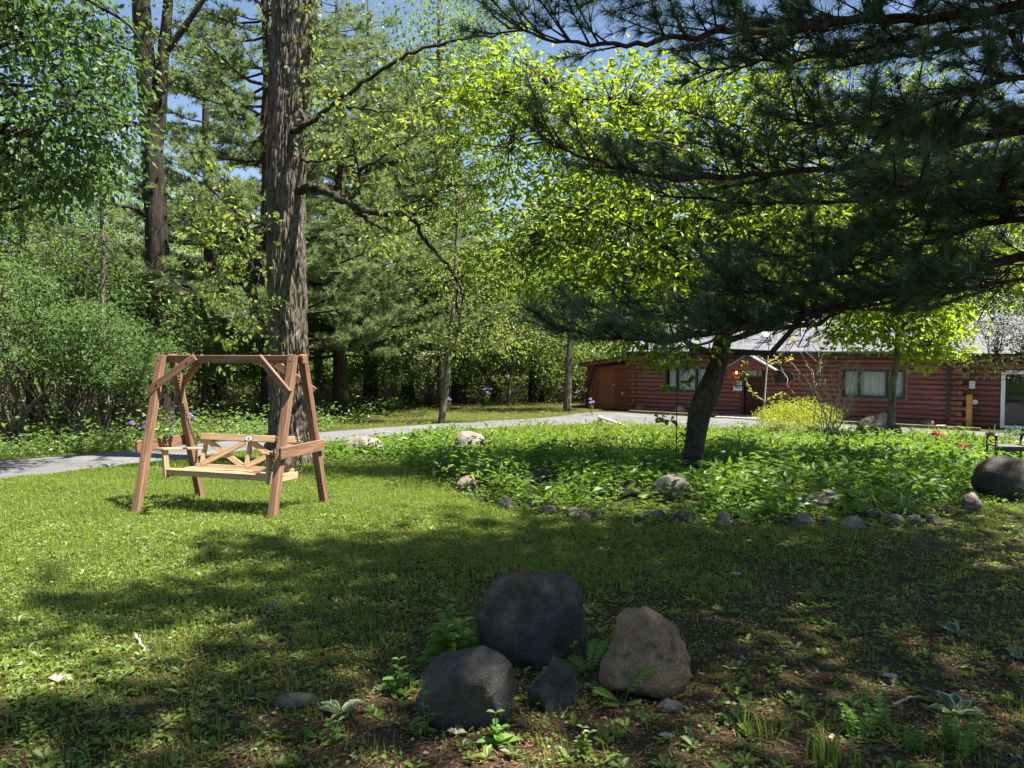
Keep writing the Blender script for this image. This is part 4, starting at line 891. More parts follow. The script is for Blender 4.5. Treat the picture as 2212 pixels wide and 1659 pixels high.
    for q in range(12):
        a = q * 2.4; ln = random.uniform(3, 6.0); e = up + np.array([math.cos(a) * ln, math.sin(a) * ln, random.uniform(1.0, 6.5)])
        P = limb_path(up + np.array([0, 0, -0.6 + q * 0.05]), e, 9, 0.08, 0.3); lb.tube(P, np.linspace(0.14, 0.015, 9), 6); S.append(P)
    tips = []
    A = np.vstack(S)
    for P in S:
        for q in range(18 if len(P) > 12 else 7):
            p = P[random.randrange(len(P) // 3, len(P))]; e = p + rand_unit(1)[0] * np.array([1, 1, 0.7]) * random.uniform(0.25, 0.75)
            lb.tube(limb_path(p, e, 4, 0.05, 0.4), [0.009, 0.007, 0.005, 0.003], 3, False)
            if random.random() < 0.6: tips.append(e)
        tips.append(P[-1])
    lb.build('limbs', M['bark'], root, True)
    T = np.array(tips); per = 10; n = len(T) * per; P = np.repeat(T, per, 0) + RNG.normal(size=(n, 3)) * np.array([0.16, 0.16, 0.10])
    fb = MB(); D = RNG.normal(size=(n, 3)); D[:, 2] -= 0.7; L = U(0.07, 0.14, n)
    add_leaves(fb, P, D, RNG.normal(size=(n, 3)) * 0.6 + np.array([0, 0, 0.7]), L, L * 0.55, U(0, 1, n), 0.2, True)
    zl = np.array([px(625, h)[2] for h in (120, 180, 470, 250, 330)])
    fb.build('crown', M['oak_leaf'], root)
    # a creeper climbing the trunk's right side
    iv = MB(); n = 260; h = U(px(0, 330)[2], px(0, -60)[2], n); a = RNG.normal(size=n) * 0.35 - 0.4; r = 0.46 + U(0, 0.18, n)
    cx = np.interp(h, C[:, 2], C[:, 0]); cy = np.interp(h, C[:, 2], C[:, 1])
    P = np.stack([cx + r * np.cos(a), cy + r * np.sin(a), h], -1); D = RNG.normal(size=(n, 3)); D[:, 2] -= 0.8
    add_leaves(iv, P, D, np.stack([np.cos(a), np.sin(a) - 0.4, np.full(n, 0.5)], -1) + RNG.normal(size=(n, 3)) * 0.3, 0.11, 0.08, U(0, 1, n)); iv.build('ivy', M['wood_leaf'], root)
oak()

# ------------------------------------------------------------------ the magnolia in the flower bed
def magnolia():
    b = on_ground(1490, 1033); x0, y0 = b[0], b[1] + 0.15; z0 = gz(x0, y0); B = np.array([x0, y0, z0])
    px = lambda xd, yd, d=0.0: tuple(at(xd, yd, y0 + d) - B)
    tr = [(*px(1492, 1045), 0.20), (*px(1494, 1005), 0.17), (*px(1502, 950), 0.165), (*px(1512, 890), 0.19), (*px(1528, 850), 0.195), (*px(1547, 800), 0.16), (*px(1560, 740), 0.145), (*px(1570, 690), 0.14), (*px(1582, 620), 0.14), (*px(1620, 520), 0.12), (*px(1660, 420), 0.1), (*px(1690, 330), 0.08)]
    ex = [([px(1566, 690), px(1530, 640, -0.3), px(1470, 560, -0.8), px(1380, 500, -1.2), px(1270, 450, -1.5)], 0.06, 0.015),
          ([px(1582, 620), px(1660, 570, -0.4), px(1760, 545, -0.7), px(1880, 540, -0.9), px(2010, 500, -1.0)], 0.08, 0.02),
          ([px(1600, 560), px(1560, 440, 0.5), px(1560, 300, 0.8), px(1640, 190, 0.9), px(1740, 130, 1.0)], 0.09, 0.03),
          ([px(1582, 620), px(1500, 520, 0.8), px(1380, 430, 1.3), px(1250, 330, 1.6), px(1130, 250, 1.7)], 0.075, 0.015),
          ([px(1640, 470), px(1760, 400, 0.8), px(1900, 330, 1.4), px(2050, 260, 1.8)], 0.075, 0.015),
          ([px(1560, 720), px(1500, 700, 0.6), px(1420, 690, 1.2), px(1330, 640, 1.6)], 0.05, 0.012),
          ([px(1560, 720), px(1530, 740, -0.5), px(1470, 750, -0.9), px(1400, 755, -1.1)], 0.03, 0.008)]
    S = 12.8 / F_PX
    def lobe(xd, yd, wx, hz, d=0.0, ry=1.7, wgt=None): c = px(xd, yd, d); r = (c[0], c[1], c[2], wx * S, ry, hz * S); return r + ((wgt if wgt else wx * hz),)
    lobes = [lobe(1130, 240, 190, 110, 0.4), lobe(1090, 200, 120, 70, 0.2), lobe(1270, 360, 230, 160, 0.3), lobe(1220, 520, 230, 130, -0.2), lobe(1400, 250, 220, 130, 0.6), lobe(1480, 470, 260, 150, -0.4), lobe(1380, 620, 230, 100, -0.5),
             lobe(1650, 230, 220, 140, 0.5), lobe(1720, 480, 250, 130, -0.3), lobe(1760, 600, 220, 90, 0), lobe(1950, 300, 220, 150, 0.7), lobe(1980, 500, 230, 120, 0.2), lobe(1440, 745, 90, 40, -0.8, 0.8, 4500), lobe(1560, 620, 180, 70, -1.0), lobe(2120, 400, 140, 160, 0.5), lobe(2080, 600, 160, 80, 0.2)]
    root = make_tree('magnolia_tree', 'magnolia with a leaning knobbly trunk and broad bright leaves in the flower bed', B, tr, lobes, 90, 3000, 11, (0.125, 0.46), M['magnolia_bark'], M['magnolia_leaf'], 0.17, ex, None, 0.45, True, True, 0.4, 0.15, 0.5, 16, leaf_n_up=0.6)
    return root
magnolia()

# ------------------------------------------------------------------ the near pine whose boughs hang in from the right
def near_pine():
    x0, y0 = 7.3, 4.0; z0 = gz(x0, y0); B = np.array([x0, y0, z0])
    root = empty('overhanging_pine_tree', B, 0, 'white pine whose dark needle boughs hang in from the right edge', 'tree')
    tb, nb, cb = MB(), MB(), MB()
    T = np.array([[0.0, 0, -0.3], [0, 0, 1], [0.05, 0, 4], [0, 0.05, 8], [0, 0, 12], [0, 0, 20.0]]); tb.tube(catmull(T, 5), np.interp(np.arange(26), [0, 5, 25], [0.42, 0.32, 0.04]), 14)
    TP, TD = [], []
    def bough(pts, r0, r1, zt, fol=(0.1, 1.0), dens=1.0, side=0.85, upr=0.15, hang=0.0):
        side *= 1.45; dens *= 0.8
        W = [at(*p) - B for p in pts]; W = [np.array([0.0, 0, zt])] + W
        P = catmull(W, 8); P[2:-1] += RNG.normal(size=(len(P) - 3, 3)) * 0.012
        tb.tube(P, np.linspace(r0 * 0.68, r1 * 0.8, len(P)), 8)
        d = np.concatenate([[0], np.cumsum(np.linalg.norm(np.diff(P, axis=0), axis=1))]); Lt = d[-1]
        n = int(Lt * (fol[1] - fol[0]) * 20 * dens)
        for q in range(n):
            u = random.uniform(*fol) * Lt; p = np.array([np.interp(u, d, P[:, k]) for k in range(3)]); p2 = np.array([np.interp(min(u + 0.1, Lt), d, P[:, k]) for k in range(3)]); ax = norm(p2 - np.array([np.interp(max(u - 0.1, 0), d, P[:, k]) for k in range(3)]))
            sd = random.choice((-1, 1)); lat = norm(np.cross(ax, [0, 0, 1])) * sd
            f = 1 - 0.55 * u / Lt; bl = side * f * random.uniform(0.35, 1.0)
            bd = norm(ax * random.uniform(0.5, 1.1) + lat * random.uniform(0.3, 1.0) + np.array([0, 0, random.uniform(-0.25, 0.75) + upr - hang]))
            bend = np.array([0, 0, random.uniform(-0.02, 0.12)])
            e = p + bd * bl; m = (p + e) / 2 + bend * bl * -0.5
            br = np.array([p, m, e + bend * bl * 0.6]); tb.tube(br, [0.009, 0.006, 0.003], 3, False)
            kk = max(4, int(bl * 22)); t = (U(0.25, 1.0, kk) ** 0.8)[:, None]
            TP.append(np.where(t < 0.5, p + (m - p) * t * 2, m + (br[2] - m) * (t * 2 - 1))); TD.append(np.repeat(bd[None], kk, 0) + RNG.normal(size=(kk, 3)) * 0.25 + np.array([0, 0, 0.15]))
            if random.random() < 0.5:                               # a fork
                e2 = m + norm(bd + RNG.normal(size=3) * 0.5) * bl * 0.5; tb.tube([m, e2], [0.005, 0.003], 3, False); kk = max(2, int(bl * 7)); t = U(0.2, 1.0, kk)[:, None]
                TP.append(m + (e2 - m) * t); TD.append(np.repeat((e2 - m)[None], kk, 0) + RNG.normal(size=(kk, 3)) * 0.1)
    bough([(2212, 5, 6.0), (1900, 40, 5.7), (1700, 62, 5.4), (1500, 75, 5.1), (1300, 100, 4.9), (1095, 62, 4.8)], 0.07, 0.008, 4.6, (0.3, 1), 1.15, 0.95)
    bough([(2400, -120, 5.6), (2000, -70, 5.4), (1700, -60, 5.2), (1450, -30, 5.1), (1250, -10, 5.0)], 0.06, 0.008, 5.2, (0.3, 1), 1.1, 0.9)
    bough([(2212, 285, 6.8), (1950, 335, 6.4), (1750, 368, 6.0), (1500, 385, 5.7), (1300, 352, 5.5), (1165, 300, 5.4)], 0.06, 0.007, 3.9, (0.25, 1), 1.25, 0.95)
    bough([(2300, 150, 5.6), (2050, 215, 5.3), (1850, 255, 5.1), (1720, 280, 5.0)], 0.045, 0.006, 3.9, (0.25, 1), 1.2, 0.8)
    bough([(2350, 10, 7.4), (2100, 90, 7.2), (1900, 130, 7.0), (1750, 150, 6.9)], 0.045, 0.006, 5.4, (0.3, 1), 1.1, 0.8)
    bough([(2212, 555, 6.6), (1950, 625, 6.1), (1720, 682, 5.7), (1500, 728, 5.4), (1320, 728, 5.2), (1200, 708, 5.1)], 0.07, 0.007, 3.0, (0.4, 1), 1.2, 0.8)
    bough([(2212, 470, 6.2), (1950, 545, 6.0), (1780, 600, 5.7), (1620, 640, 5.5), (1560, 600, 5.4)], 0.045, 0.006, 3.2, (0.3, 1), 1.5, 0.85, 0.3)
    bough([(2212, 400, 6.0), (1980, 470, 5.8), (1800, 540, 5.6), (1680, 560, 5.5)], 0.035, 0.006, 3.3, (0.3, 1), 1.0, 0.7, 0.1)
    bough([(1720, 682, 5.7), (1560, 700, 5.8), (1400, 680, 5.9), (1250, 690, 6.0)], 0.02, 0.005, 2.9, (0.55, 1), 1.3, 0.6)
    bough([(2212, 340, 7.6), (1950, 420, 7.4), (1700, 440, 7.2), (1450, 420, 7.1), (1330, 380, 7.0)], 0.045, 0.006, 4.2, (0.35, 1), 1.0, 0.8)
    bough([(2330, 420, 5.4), (2150, 380, 5.2), (2000, 400, 5.0), (1850, 420, 4.9)], 0.04, 0.006, 3.4, (0.25, 1), 1.1, 0.7)
    bough([(2350, 90, 6.6), (2150, 60, 6.3), (1950, 90, 6.1), (1650, 140, 5.9), (1500, 150, 5.8)], 0.045, 0.006, 4.8, (0.3, 1), 1.0, 0.8)
    bough([(2330, 230, 7.6), (2100, 300, 7.3), (1900, 280, 7.1), (1750, 250, 7.0)], 0.04, 0.006, 4.4, (0.3, 1), 1.0, 0.8)
    # bare hanging twigs low on the right
    for q in range(46):
        xd = random.uniform(1700, 2230); Y = 6.0 + random.uniform(-0.4, 0.5); yd = 560 + (2212 - xd) * 0.245 + random.uniform(0, 25)
        p = at(xd, yd, Y) - B; ln = random.uniform(0.25, 0.75); dr = norm(np.array([-random.uniform(0.3, 1), random.uniform(-0.6, 0.6), -random.uniform(0.1, 1.0)]))
        P = limb_path(p, p + dr * ln, 6, 0.12, 0.5); tb.tube(P, np.linspace(0.008, 0.002, 6), 3, False)
        for k in range(3): i = random.randrange(1, 5); tb.tube(limb_path(P[i], P[i] + rand_unit(1)[0] * ln * 0.35, 4, 0, 0.5), [0.004, 0.003, 0.002, 0.002], 3, False)
    TP = np.vstack(TP); TD = np.vstack(TD); add_needles(nb, TP, TD, 18, 0.135, 0.0042, 0.95, 0.1)
    # upper whorls, above the picture; they shade the foreground
    CP, CD = [], []
    z = 5.6; a0 = 0.3
    while z < 19:
        rad = 7.0 * (1 - max(0, z - 10.0) / 10.5) ** 0.8 + 0.5
        for q in range(7):
            a = a0 + q * 2 * math.pi / 7 + random.uniform(-0.25, 0.25); ln = rad * random.uniform(0.7, 1.1) * ((1 - 0.5 * max(0.0, math.sin(a))) if math.cos(a) < -0.25 else (1 + 0.4 * max(0.0, math.sin(a)))); zz = z + random.uniform(-0.3, 0.3)
            t = np.linspace(0, 1, 7)[:, None]; Q = np.array([0, 0, zz]) + np.array([math.cos(a), math.sin(a), 0]) * ln * t; Q[:, 2] += (0.15 * ln * t ** 2).ravel()
            if np.any((Q[:, 1] + y0 > 5.5) & (Q[:, 2] + z0 < 1.75 + 0.45 * (Q[:, 1] + y0))): continue
            tb.tube(Q, np.linspace(0.05, 0.01, 7), 5, False); nbx = int(ln * 7)
            for k in range(nbx):
                tt = random.uniform(0.15, 1); p = Q[0] + (Q[-1] - Q[0]) * tt; aa = a + random.choice((-1, 1)) * random.uniform(0.3, 1.2); bl = (0.5 + 0.2 * ln * (1 - tt)) * random.uniform(0.5, 1.1)
                bd = np.array([math.cos(aa), math.sin(aa), random.uniform(0, 0.3)]); kk = 5; u = U(0.1, 1, kk)[:, None]; CP.append(p + bd * bl * u); CD.append(np.repeat(bd[None], kk, 0))
        a0 += 1.0; z += 0.85
    add_needles(nb, np.vstack(CP), np.vstack(CD), 11, 0.2, 0.03, 0.9, 0.1)
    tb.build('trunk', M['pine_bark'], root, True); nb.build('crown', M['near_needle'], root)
near_pine()

# ------------------------------------------------------------------ pines of the wood
def gpt(xd, Y): p = at(xd, 800, Y); return np.array([p[0], Y, gz(p[0], Y)])
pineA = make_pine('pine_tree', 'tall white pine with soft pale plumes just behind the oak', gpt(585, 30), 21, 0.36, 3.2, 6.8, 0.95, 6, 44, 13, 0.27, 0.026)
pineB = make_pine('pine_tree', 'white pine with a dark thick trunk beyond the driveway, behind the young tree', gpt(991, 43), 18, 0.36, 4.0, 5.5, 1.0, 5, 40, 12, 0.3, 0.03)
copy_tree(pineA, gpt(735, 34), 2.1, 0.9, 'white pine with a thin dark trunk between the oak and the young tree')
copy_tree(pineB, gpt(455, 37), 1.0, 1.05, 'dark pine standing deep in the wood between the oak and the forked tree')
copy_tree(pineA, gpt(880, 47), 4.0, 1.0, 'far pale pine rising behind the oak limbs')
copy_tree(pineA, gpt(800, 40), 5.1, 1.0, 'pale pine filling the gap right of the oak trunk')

# ------------------------------------------------------------------ leafy trees
def forked_tree():
    B = gpt(349, 25); px = lambda xd, yd, d=0: tuple(at(xd, yd, 25 + d) - B); S = 25 / F_PX
    tr = [(*px(352, 960), 0.48), (*px(350, 900), 0.42), (*px(346, 700), 0.40), (*px(338, 500), 0.37), (*px(330, 330), 0.34), (*px(318, 180), 0.32), (*px(308, 60), 0.31), (*px(300, -120), 0.25), (*px(290, -380), 0.12)]
    ex = [([px(332, 350), px(345, 240), px(352, 120), px(362, 20), px(375, -200)], 0.24, 0.12), ([px(352, 120), px(390, 70), px(425, 20), px(480, -60)], 0.13, 0.06), ([px(335, 480), px(290, 450, -0.5), px(240, 440, -1), px(160, 400, -1.5)], 0.1, 0.02)]
    def lobe(xd, yd, wx, hz, d=0.0, ry=2.0): c = px(xd, yd, d); return (c[0], c[1], c[2], wx * S, ry, hz * S)
    make_tree('forked_tree', 'tall dark forked trunk with climbing leaves at the edge of the wood', B, tr, [lobe(320, 260, 50, 180, 0.9, 0.7), lobe(250, 180, 110, 170), lobe(400, 120, 60, 120, 0.5), lobe(300, -250, 260, 200, 0, 4)], 26, 520, 16, (0.13, 0.6), M['bark'], M['wood_leaf'], 0.35, ex, limb_r=0.2)
forked_tree()
def overhang_tree():
    Y = 13.0; B = gpt(-260, Y); px = lambda xd, yd, d=0: tuple(at(xd, yd, Y + d) - B); S = Y / F_PX
    tr = [(*px(-262, 1100), 0.3), (*px(-255, 800), 0.25), (*px(-250, 500), 0.22), (*px(-240, 200), 0.19), (*px(-220, -100), 0.15)]
    ex = [([px(-245, 420), px(-100, 250), px(40, 110), px(150, 200), px(230, 300)], 0.08, 0.012), ([px(-240, 200), px(-60, 60), px(100, -20), px(260, 40), px(330, 130)], 0.08, 0.01), ([px(-250, 500), px(-120, 400), px(0, 330), px(120, 390)], 0.06, 0.01)]
    def lobe(xd, yd, wx, hz, d=0.0, ry=1.2, wg=None): c = px(xd, yd, d); return (c[0], c[1], c[2], wx * S, ry, hz * S) + ((wg,) if wg else ())
    make_tree('broadleaf_tree', 'broad-leaved tree whose drooping branches fill the top left corner', B, tr, [lobe(60, 20, 220, 110, 0, 1.8), lobe(170, 120, 140, 140, 0.5, 1.8), lobe(90, 260, 190, 170, 0, 1.8), lobe(20, 400, 110, 110), lobe(235, 220, 60, 150), lobe(150, 380, 130, 90, 0.6), lobe(-200, 0, 180, 150)], 60, 760, 11, (0.125, 0.62), M['bark'], M['mulberry_leaf'], 0.19, ex, None, 0.8, True, droop=0.7, leaf_n_up=0.4)
overhang_tree()
def slim_tree(name, label, xd, Y, top, r, lean, leafm, n_clu, per, leaf, lob, bark=None, start=0.3, n_limb=22, spread=0.3):
    B = gpt(xd, Y); px = lambda x, y, d=0: tuple(at(x, y, Y + d) - B); S = Y / F_PX
    tr = []
    yb = CY + 20 + (EYE - B[2]) * 0; y0 = 757.5 + F_PX * (EYE - B[2]) / Y
    for i, t in enumerate(np.linspace(0, 1, 7)): tr.append((*px(xd + lean * t + random.uniform(-4, 4) * (i > 0), y0 + 6 + (top - y0) * t), r * (1 - 0.75 * t)))
    lobes = []
    for l in lob: c = px(l[0], l[1], l[4] if len(l) > 4 else 0); lobes.append((c[0], c[1], c[2], l[2] * S, l[5] if len(l) > 5 else l[2] * S * 0.8, l[3] * S))
    return make_tree(name, label, B, tr, lobes, n_limb, n_clu, per, leaf, bark or M['grey_bark'], leafm, spread, start=start)
slim_tree('young_tree', 'slender young tree with loose yellow-green leaves beyond the driveway', 953, 29.5, 420, 0.15, 45, M['oak_leaf'], 200, 15, (0.14, 0.6), [(930, 560, 90, 110, -0.5), (1050, 620, 110, 110), (1010, 450, 80, 80), (960, 740, 110, 50), (1080, 740, 110, 50), (890, 700, 60, 70)])
slim_tree('slim_tree', 'slim grey tree standing left of the shed', 1225, 37, 420, 0.2, 30, M['far_leaf'], 300, 16, (0.17, 0.62), [(1240, 620, 110, 130), (1180, 500, 120, 100), (1320, 560, 120, 110), (1150, 700, 80, 60)])
slim_tree('slim_tree', 'thin brown sapling in front of the bright wood edge', 1100, 41, 640, 0.12, 15, M['far_leaf'], 160, 15, (0.16, 0.62), [(1110, 720, 80, 70), (1060, 650, 70, 70), (1160, 650, 70, 80)])
slim_tree('linden_tree', 'young linden with sunlit heart-shaped leaves in front of the cabin', 1925, 18.6, 560, 0.115, 20, M['linden_leaf'], 420, 13, (0.135, 0.85), [(1860, 690, 70, 55), (1960, 700, 90, 70), (2020, 760, 70, 35), (1930, 620, 90, 60), (2040, 690, 60, 60), (1820, 730, 45, 25), (1990, 640, 70, 50)], start=0.55, n_limb=30, spread=0.17)
slim_tree('thicket_tree', 'thin grey stemmed tree rising out of the left thicket', 232, 22.5, 330, 0.12, -20, M['shrub_leaf'], 240, 15, (0.09, 0.5), [(200, 480, 110, 110), (235, 560, 60, 70), (120, 560, 100, 90), (210, 380, 70, 80)], M['grey_bark'])
slim_tree('thicket_tree', 'leaning thin tree in the dark left thicket nearest the picture edge', 70, 24, 260, 0.14, -30, M['shrub_leaf'], 260, 15, (0.1, 0.5), [(50, 480, 100, 120), (-40, 560, 100, 100), (100, 400, 80, 80), (10, 640, 110, 70)], M['bark'])
slim_tree('weeping_tree', 'fine-leaved weeping tree at the right edge in front of the cabin wing', 2275, 20.5, 430, 0.2, -10, M['olive_leaf'], 620, 16, (0.085, 0.55), [(2160, 640, 70, 110), (2200, 740, 60, 70), (2290, 600, 110, 150), (2110, 560, 70, 70), (2150, 790, 55, 30), (2090, 780, 40, 30)], M['bark'], spread=0.2)

# trees at the back of the wood, three kinds, each copied
def back_tree(name, label, Y, xd, H, rad, leafm, n_clu, bark, leaf=0.19):
    B = gpt(xd, Y); tr = [(0, 0, -0.3, 0.26), (0.05, 0, H * 0.2, 0.21), (0.15, 0.1, H * 0.45, 0.16), (0.1, 0, H * 0.75, 0.1), (0.1, 0, H * 0.93, 0.03)]
    lob = [(0, 0, H * 0.58, rad, rad, H * 0.34)] + [(math.cos(a) * rad * 0.6, math.sin(a) * rad * 0.6, H * random.uniform(0.3, 0.8), rad * 0.6, rad * 0.6, H * 0.16) for a in np.arange(7) * 0.9]
    return make_tree(name, label, B, tr, lob, 30, n_clu, 24, (leaf, 0.62), bark, leafm, 0.45, twig=False, start=0.2)
tA = back_tree('broad_tree', 'broad bright tree behind the middle of the cabin roof', 47, 1560, 14.5, 4.6, M['far_leaf'], 620, M['bark'])
tB = back_tree('tall_tree', 'tall narrow tree behind the left end of the cabin', 50, 1330, 17, 3.6, M['wood_leaf'], 560, M['grey_bark'])
tC = back_tree('round_tree', 'low round tree at the bright wood edge left of the shed', 44, 1150, 9.5, 4.2, M['far_leaf'], 520, M['bark'])
G = 'trees at the back of the wood'
for o in (tA, tB, tC): o['group'] = G
for src, xd, Y, rz, sc, lb in ((tA, 1820, 50, 1.2, 1.05, 'bright tree behind the right half of the cabin roof'), (tB, 2060, 48, 2.0, 0.95, 'tall tree behind the right end of the cabin'), (tA, 2260, 44, 3.0, 1.0, 'spreading tree behind the cabin wing at the right edge'),
    (tB, 1690, 56, 4.0, 1.1, 'far tall tree between the two bright trees behind the roof'), (tC, 1010, 52, 1.5, 1.3, 'rounded tree far behind the young tree'), (tA, 1235, 56, 2.4, 1.15, 'far spreading tree above the slim tree left of the shed'),
    (tB, 955, 40, 2.9, (1.1, 1.4), 'tall leafy tree rising behind the slender young tree'), (tB, 850, 54, 0.5, 1.05, 'far tall tree showing between the pines'), (tC, 690, 50, 3.3, 1.25, 'far low tree in the dark wood right of the oak trunk'), (tA, 250, 44, 4.4, 1.1, 'deep wood tree behind the forked trunk'), (tB, 60, 42, 5.2, 1.0, 'tall wood tree behind the left thicket'),
    (tA, -140, 38, 0.9, 1.1, 'spreading wood tree at the left edge behind the thicket'), (tC, 480, 46, 2.7, 1.2, 'low wood tree between the forked trunk and the oak'), (tC, 1390, 46, 5.0, 1.0, 'round bright tree right behind the shed'), (tC, 150, 33, 1.9, 0.85, 'low dark tree inside the left thicket')):
    copy_tree(src, gpt(xd, Y), rz, sc, lb, G)

# ------------------------------------------------------------------ shrubs at the wood edge
def make_shrub(name, label, B, H, rad, n_clu, per, leaf, leafm, stems=9, bark=None, group=None, flat=0.7, low=0.25, spread=0.2):
    root = empty(name, B, 0, label, 'shrub', group); sb_ = MB(); lb = MB()
    n = n_clu; th = U(0, 6.28, n); rr = rad * np.sqrt(U(0, 1, n)); zz = H * (low + (1 - low) * U(0, 1, n) ** 0.8 * np.sqrt(np.clip(1 - (rr / rad) ** 2 * 0.75, 0.05, 1)))
    C = np.stack([rr * np.cos(th), rr * np.sin(th), zz], -1)
    for q in range(stems):
        e = C[random.randrange(n)]; P = limb_path((random.uniform(-0.25, 0.25), random.uniform(-0.25, 0.25), -0.05), e, 8, 0.12, 0.5); sb_.tube(P, np.linspace(0.035 * H / 4, 0.007, 8), 5)
        for k in range(5): i = random.randrange(2, 8); e2 = P[i] + rand_unit(1)[0] * np.array([1, 1, 0.7]) * random.uniform(0.3, 0.9) * H / 4; sb_.tube(limb_path(P[i], e2, 4, 0.05, 0.4), [0.012, 0.009, 0.006, 0.004], 3, False)
    sb_.build('stems', bark or M['twig'], root, True)
    m = n * per; P = np.repeat(C, per, 0) + RNG.normal(size=(m, 3)) * spread * np.array([1, 1, flat]); D = RNG.normal(size=(m, 3)); D[:, 2] -= 0.2
    L = leaf * U(0.6, 1.2, m); add_leaves(lb, P, D, RNG.normal(size=(m, 3)) * 0.5 + np.array([0, -0.2, 0.8]), L, L * 0.52, np.clip(np.repeat(U(0, 0.6, n), per) + U(0, 0.4, m), 0, 1))
    lb.build('foliage', leafm, root); return root
shA = make_shrub('wood_edge_shrub', 'tall arching shrub at the left picture edge beyond the driveway', gpt(30, 19.5), 4.6, 2.1, 130, 40, 0.14, M['shrub_leaf'], 16, spread=0.2, low=0.42)
shB = make_shrub('wood_edge_shrub', 'rounded pale shrub right of the arching shrub beyond the driveway', gpt(185, 20.5), 3.7, 1.8, 120, 40, 0.13, M['shrub_leaf'], 16, spread=0.19, low=0.44)
GS = 'shrubs along the wood edge'
for o in (shA, shB): o['group'] = GS
for src, xd, Y, rz, sc, lb in ((shB, 285, 21.5, 2.0, (0.9, 0.8), 'low shrub touching the foot of the forked trunk'), (shA, 110, 23.5, 1.1, 1.25, 'tall shrub at the back of the left thicket'), (shA, -90, 21, 3.2, 1.1, 'big shrub half outside the left picture edge'), (shB, 245, 25, 4.1, 1.5, 'high dark shrub behind the pale one'),
    (shB, 470, 30, 0.7, 0.9, 'dark shrub under the pine seen through the swing'), (shA, 690, 36, 2.2, (0.8, 0.62), 'shaded shrub just right of the oak trunk'), (shB, 830, 38, 5.0, (1.2, 0.85), 'dark understory shrub between oak and young tree'), (shA, 420, 34, 4.4, 0.8, 'shaded shrub behind the swing left post'),
    (shB, 1060, 45, 1.4, (1.5, 0.9), 'sunlit shrub behind the slender young tree'), (shA, 1160, 46, 0.3, (1.2, 0.75), 'bright shrub between the sapling and the slim grey tree'), (shB, 1255, 44, 3.6, (1.3, 0.95), 'bright shrub right behind the slim grey tree'), (shA, 930, 42, 5.6, (1.0, 0.65), 'shrub left of the dark pine trunk'), (shB, 560, 36, 2.9, 1.0, 'dark shrub behind the oak base')):
    copy_tree(src, gpt(xd, Y), rz, sc, lb, GS)
gp_ = on_ground(1740, 952); make_shrub('golden_shrub', 'low golden-leaved shrub by the driveway in front of the cabin', (gp_[0], gp_[1] + 0.5, gz(gp_[0], gp_[1])), 1.15, 1.15, 420, 22, 0.055, M['gold_leaf'], 14, spread=0.11, low=0.08)
def bare_shrub():
    p = on_ground(1793, 962); root = empty('bare_shrub', p, 0, 'tall twiggy shrub with almost bare upright stems in front of the cabin', 'shrub'); sb_ = MB(); tips = []
    for q in range(15):
        a = random.uniform(0, 6.28); sp = random.uniform(0.1, 0.75); h = random.uniform(1.6, 2.7); b0 = np.array([random.uniform(-0.16, 0.16), random.uniform(-0.16, 0.16), -0.03]); e = np.array([math.cos(a) * sp * 1.2, math.sin(a) * sp, h])
        P = limb_path(b0, e, 9, 0.0, 0.35); P[:, :2] += (np.linspace(0, 1, 9)[:, None] ** 2) * np.array([math.cos(a), math.sin(a)]) * 0.25; sb_.tube(P, np.linspace(0.017, 0.004, 9), 5); tips.append(P)
        for k in range(6): i = random.randrange(3, 9); e2 = P[i] + norm(np.array([math.cos(a + random.gauss(0, 0.8)) * 0.6, math.sin(a + random.gauss(0, 0.8)) * 0.6, random.uniform(0.3, 1.0)])) * random.uniform(0.2, 0.6); sb_.tube(limb_path(P[i], e2, 4, 0, 0.4), [0.007, 0.005, 0.004, 0.002], 3, False)
    sb_.build('stems', M['pale_twig'], root, True); lb = MB(); A = np.vstack([t[4:] for t in tips[:5]]); n = 260; P = A[RNG.integers(0, len(A), n)] + RNG.normal(size=(n, 3)) * 0.06
    add_leaves(lb, P, RNG.normal(size=(n, 3)), RNG.normal(size=(n, 3)) + np.array([0, 0, 0.6]), 0.04, 0.025, U(0, 1, n)); lb.build('foliage', M['gold_leaf'], root)
bare_shrub()
def sapling(label, xd, ybase, path, twigs, r, leafm, barkm, L, per, Y=None):
    p = on_ground(xd, ybase); B = np.array(p); px = lambda x, y: at(x, y, B[1]) - B
    root = empty('sapling', B, 0, label, 'sapling'); sb_ = MB(); lb = MB(); ends = []
    P = catmull([px(*q) for q in path], 6); P[0, 2] -= 0.05; sb_.tube(P, np.linspace(r, r * 0.3, len(P)), 7)
    for tw in twigs:
        Q = catmull([px(*q) + np.array([0, random.uniform(-0.1, 0.1), 0]) * (i > 0) for i, q in enumerate(tw)], 5); sb_.tube(Q, np.linspace(r * 0.45, r * 0.15, len(Q)), 5)
        for i in range(2, len(Q), 2): ends.append(Q[i])
        ends.append(Q[-1])
    if not twigs: ends = [P[i] for i in range(4, len(P), 2)]
    sb_.build('stem', barkm, root, True); T = np.array(ends); n = len(T) * per; Pq = np.repeat(T, per, 0) + RNG.normal(size=(n, 3)) * 0.025; D = RNG.normal(size=(n, 3)) * np.array([1, 1, 0.4])
    Ls = L * U(0.7, 1.2, n); add_leaves(lb, Pq, D, RNG.normal(size=(n, 3)) * 0.5 + np.array([0, -0.1, 0.8]), Ls, Ls * 0.6, U(0, 1, n), 0.2, True); lb.build('foliage', leafm, root)
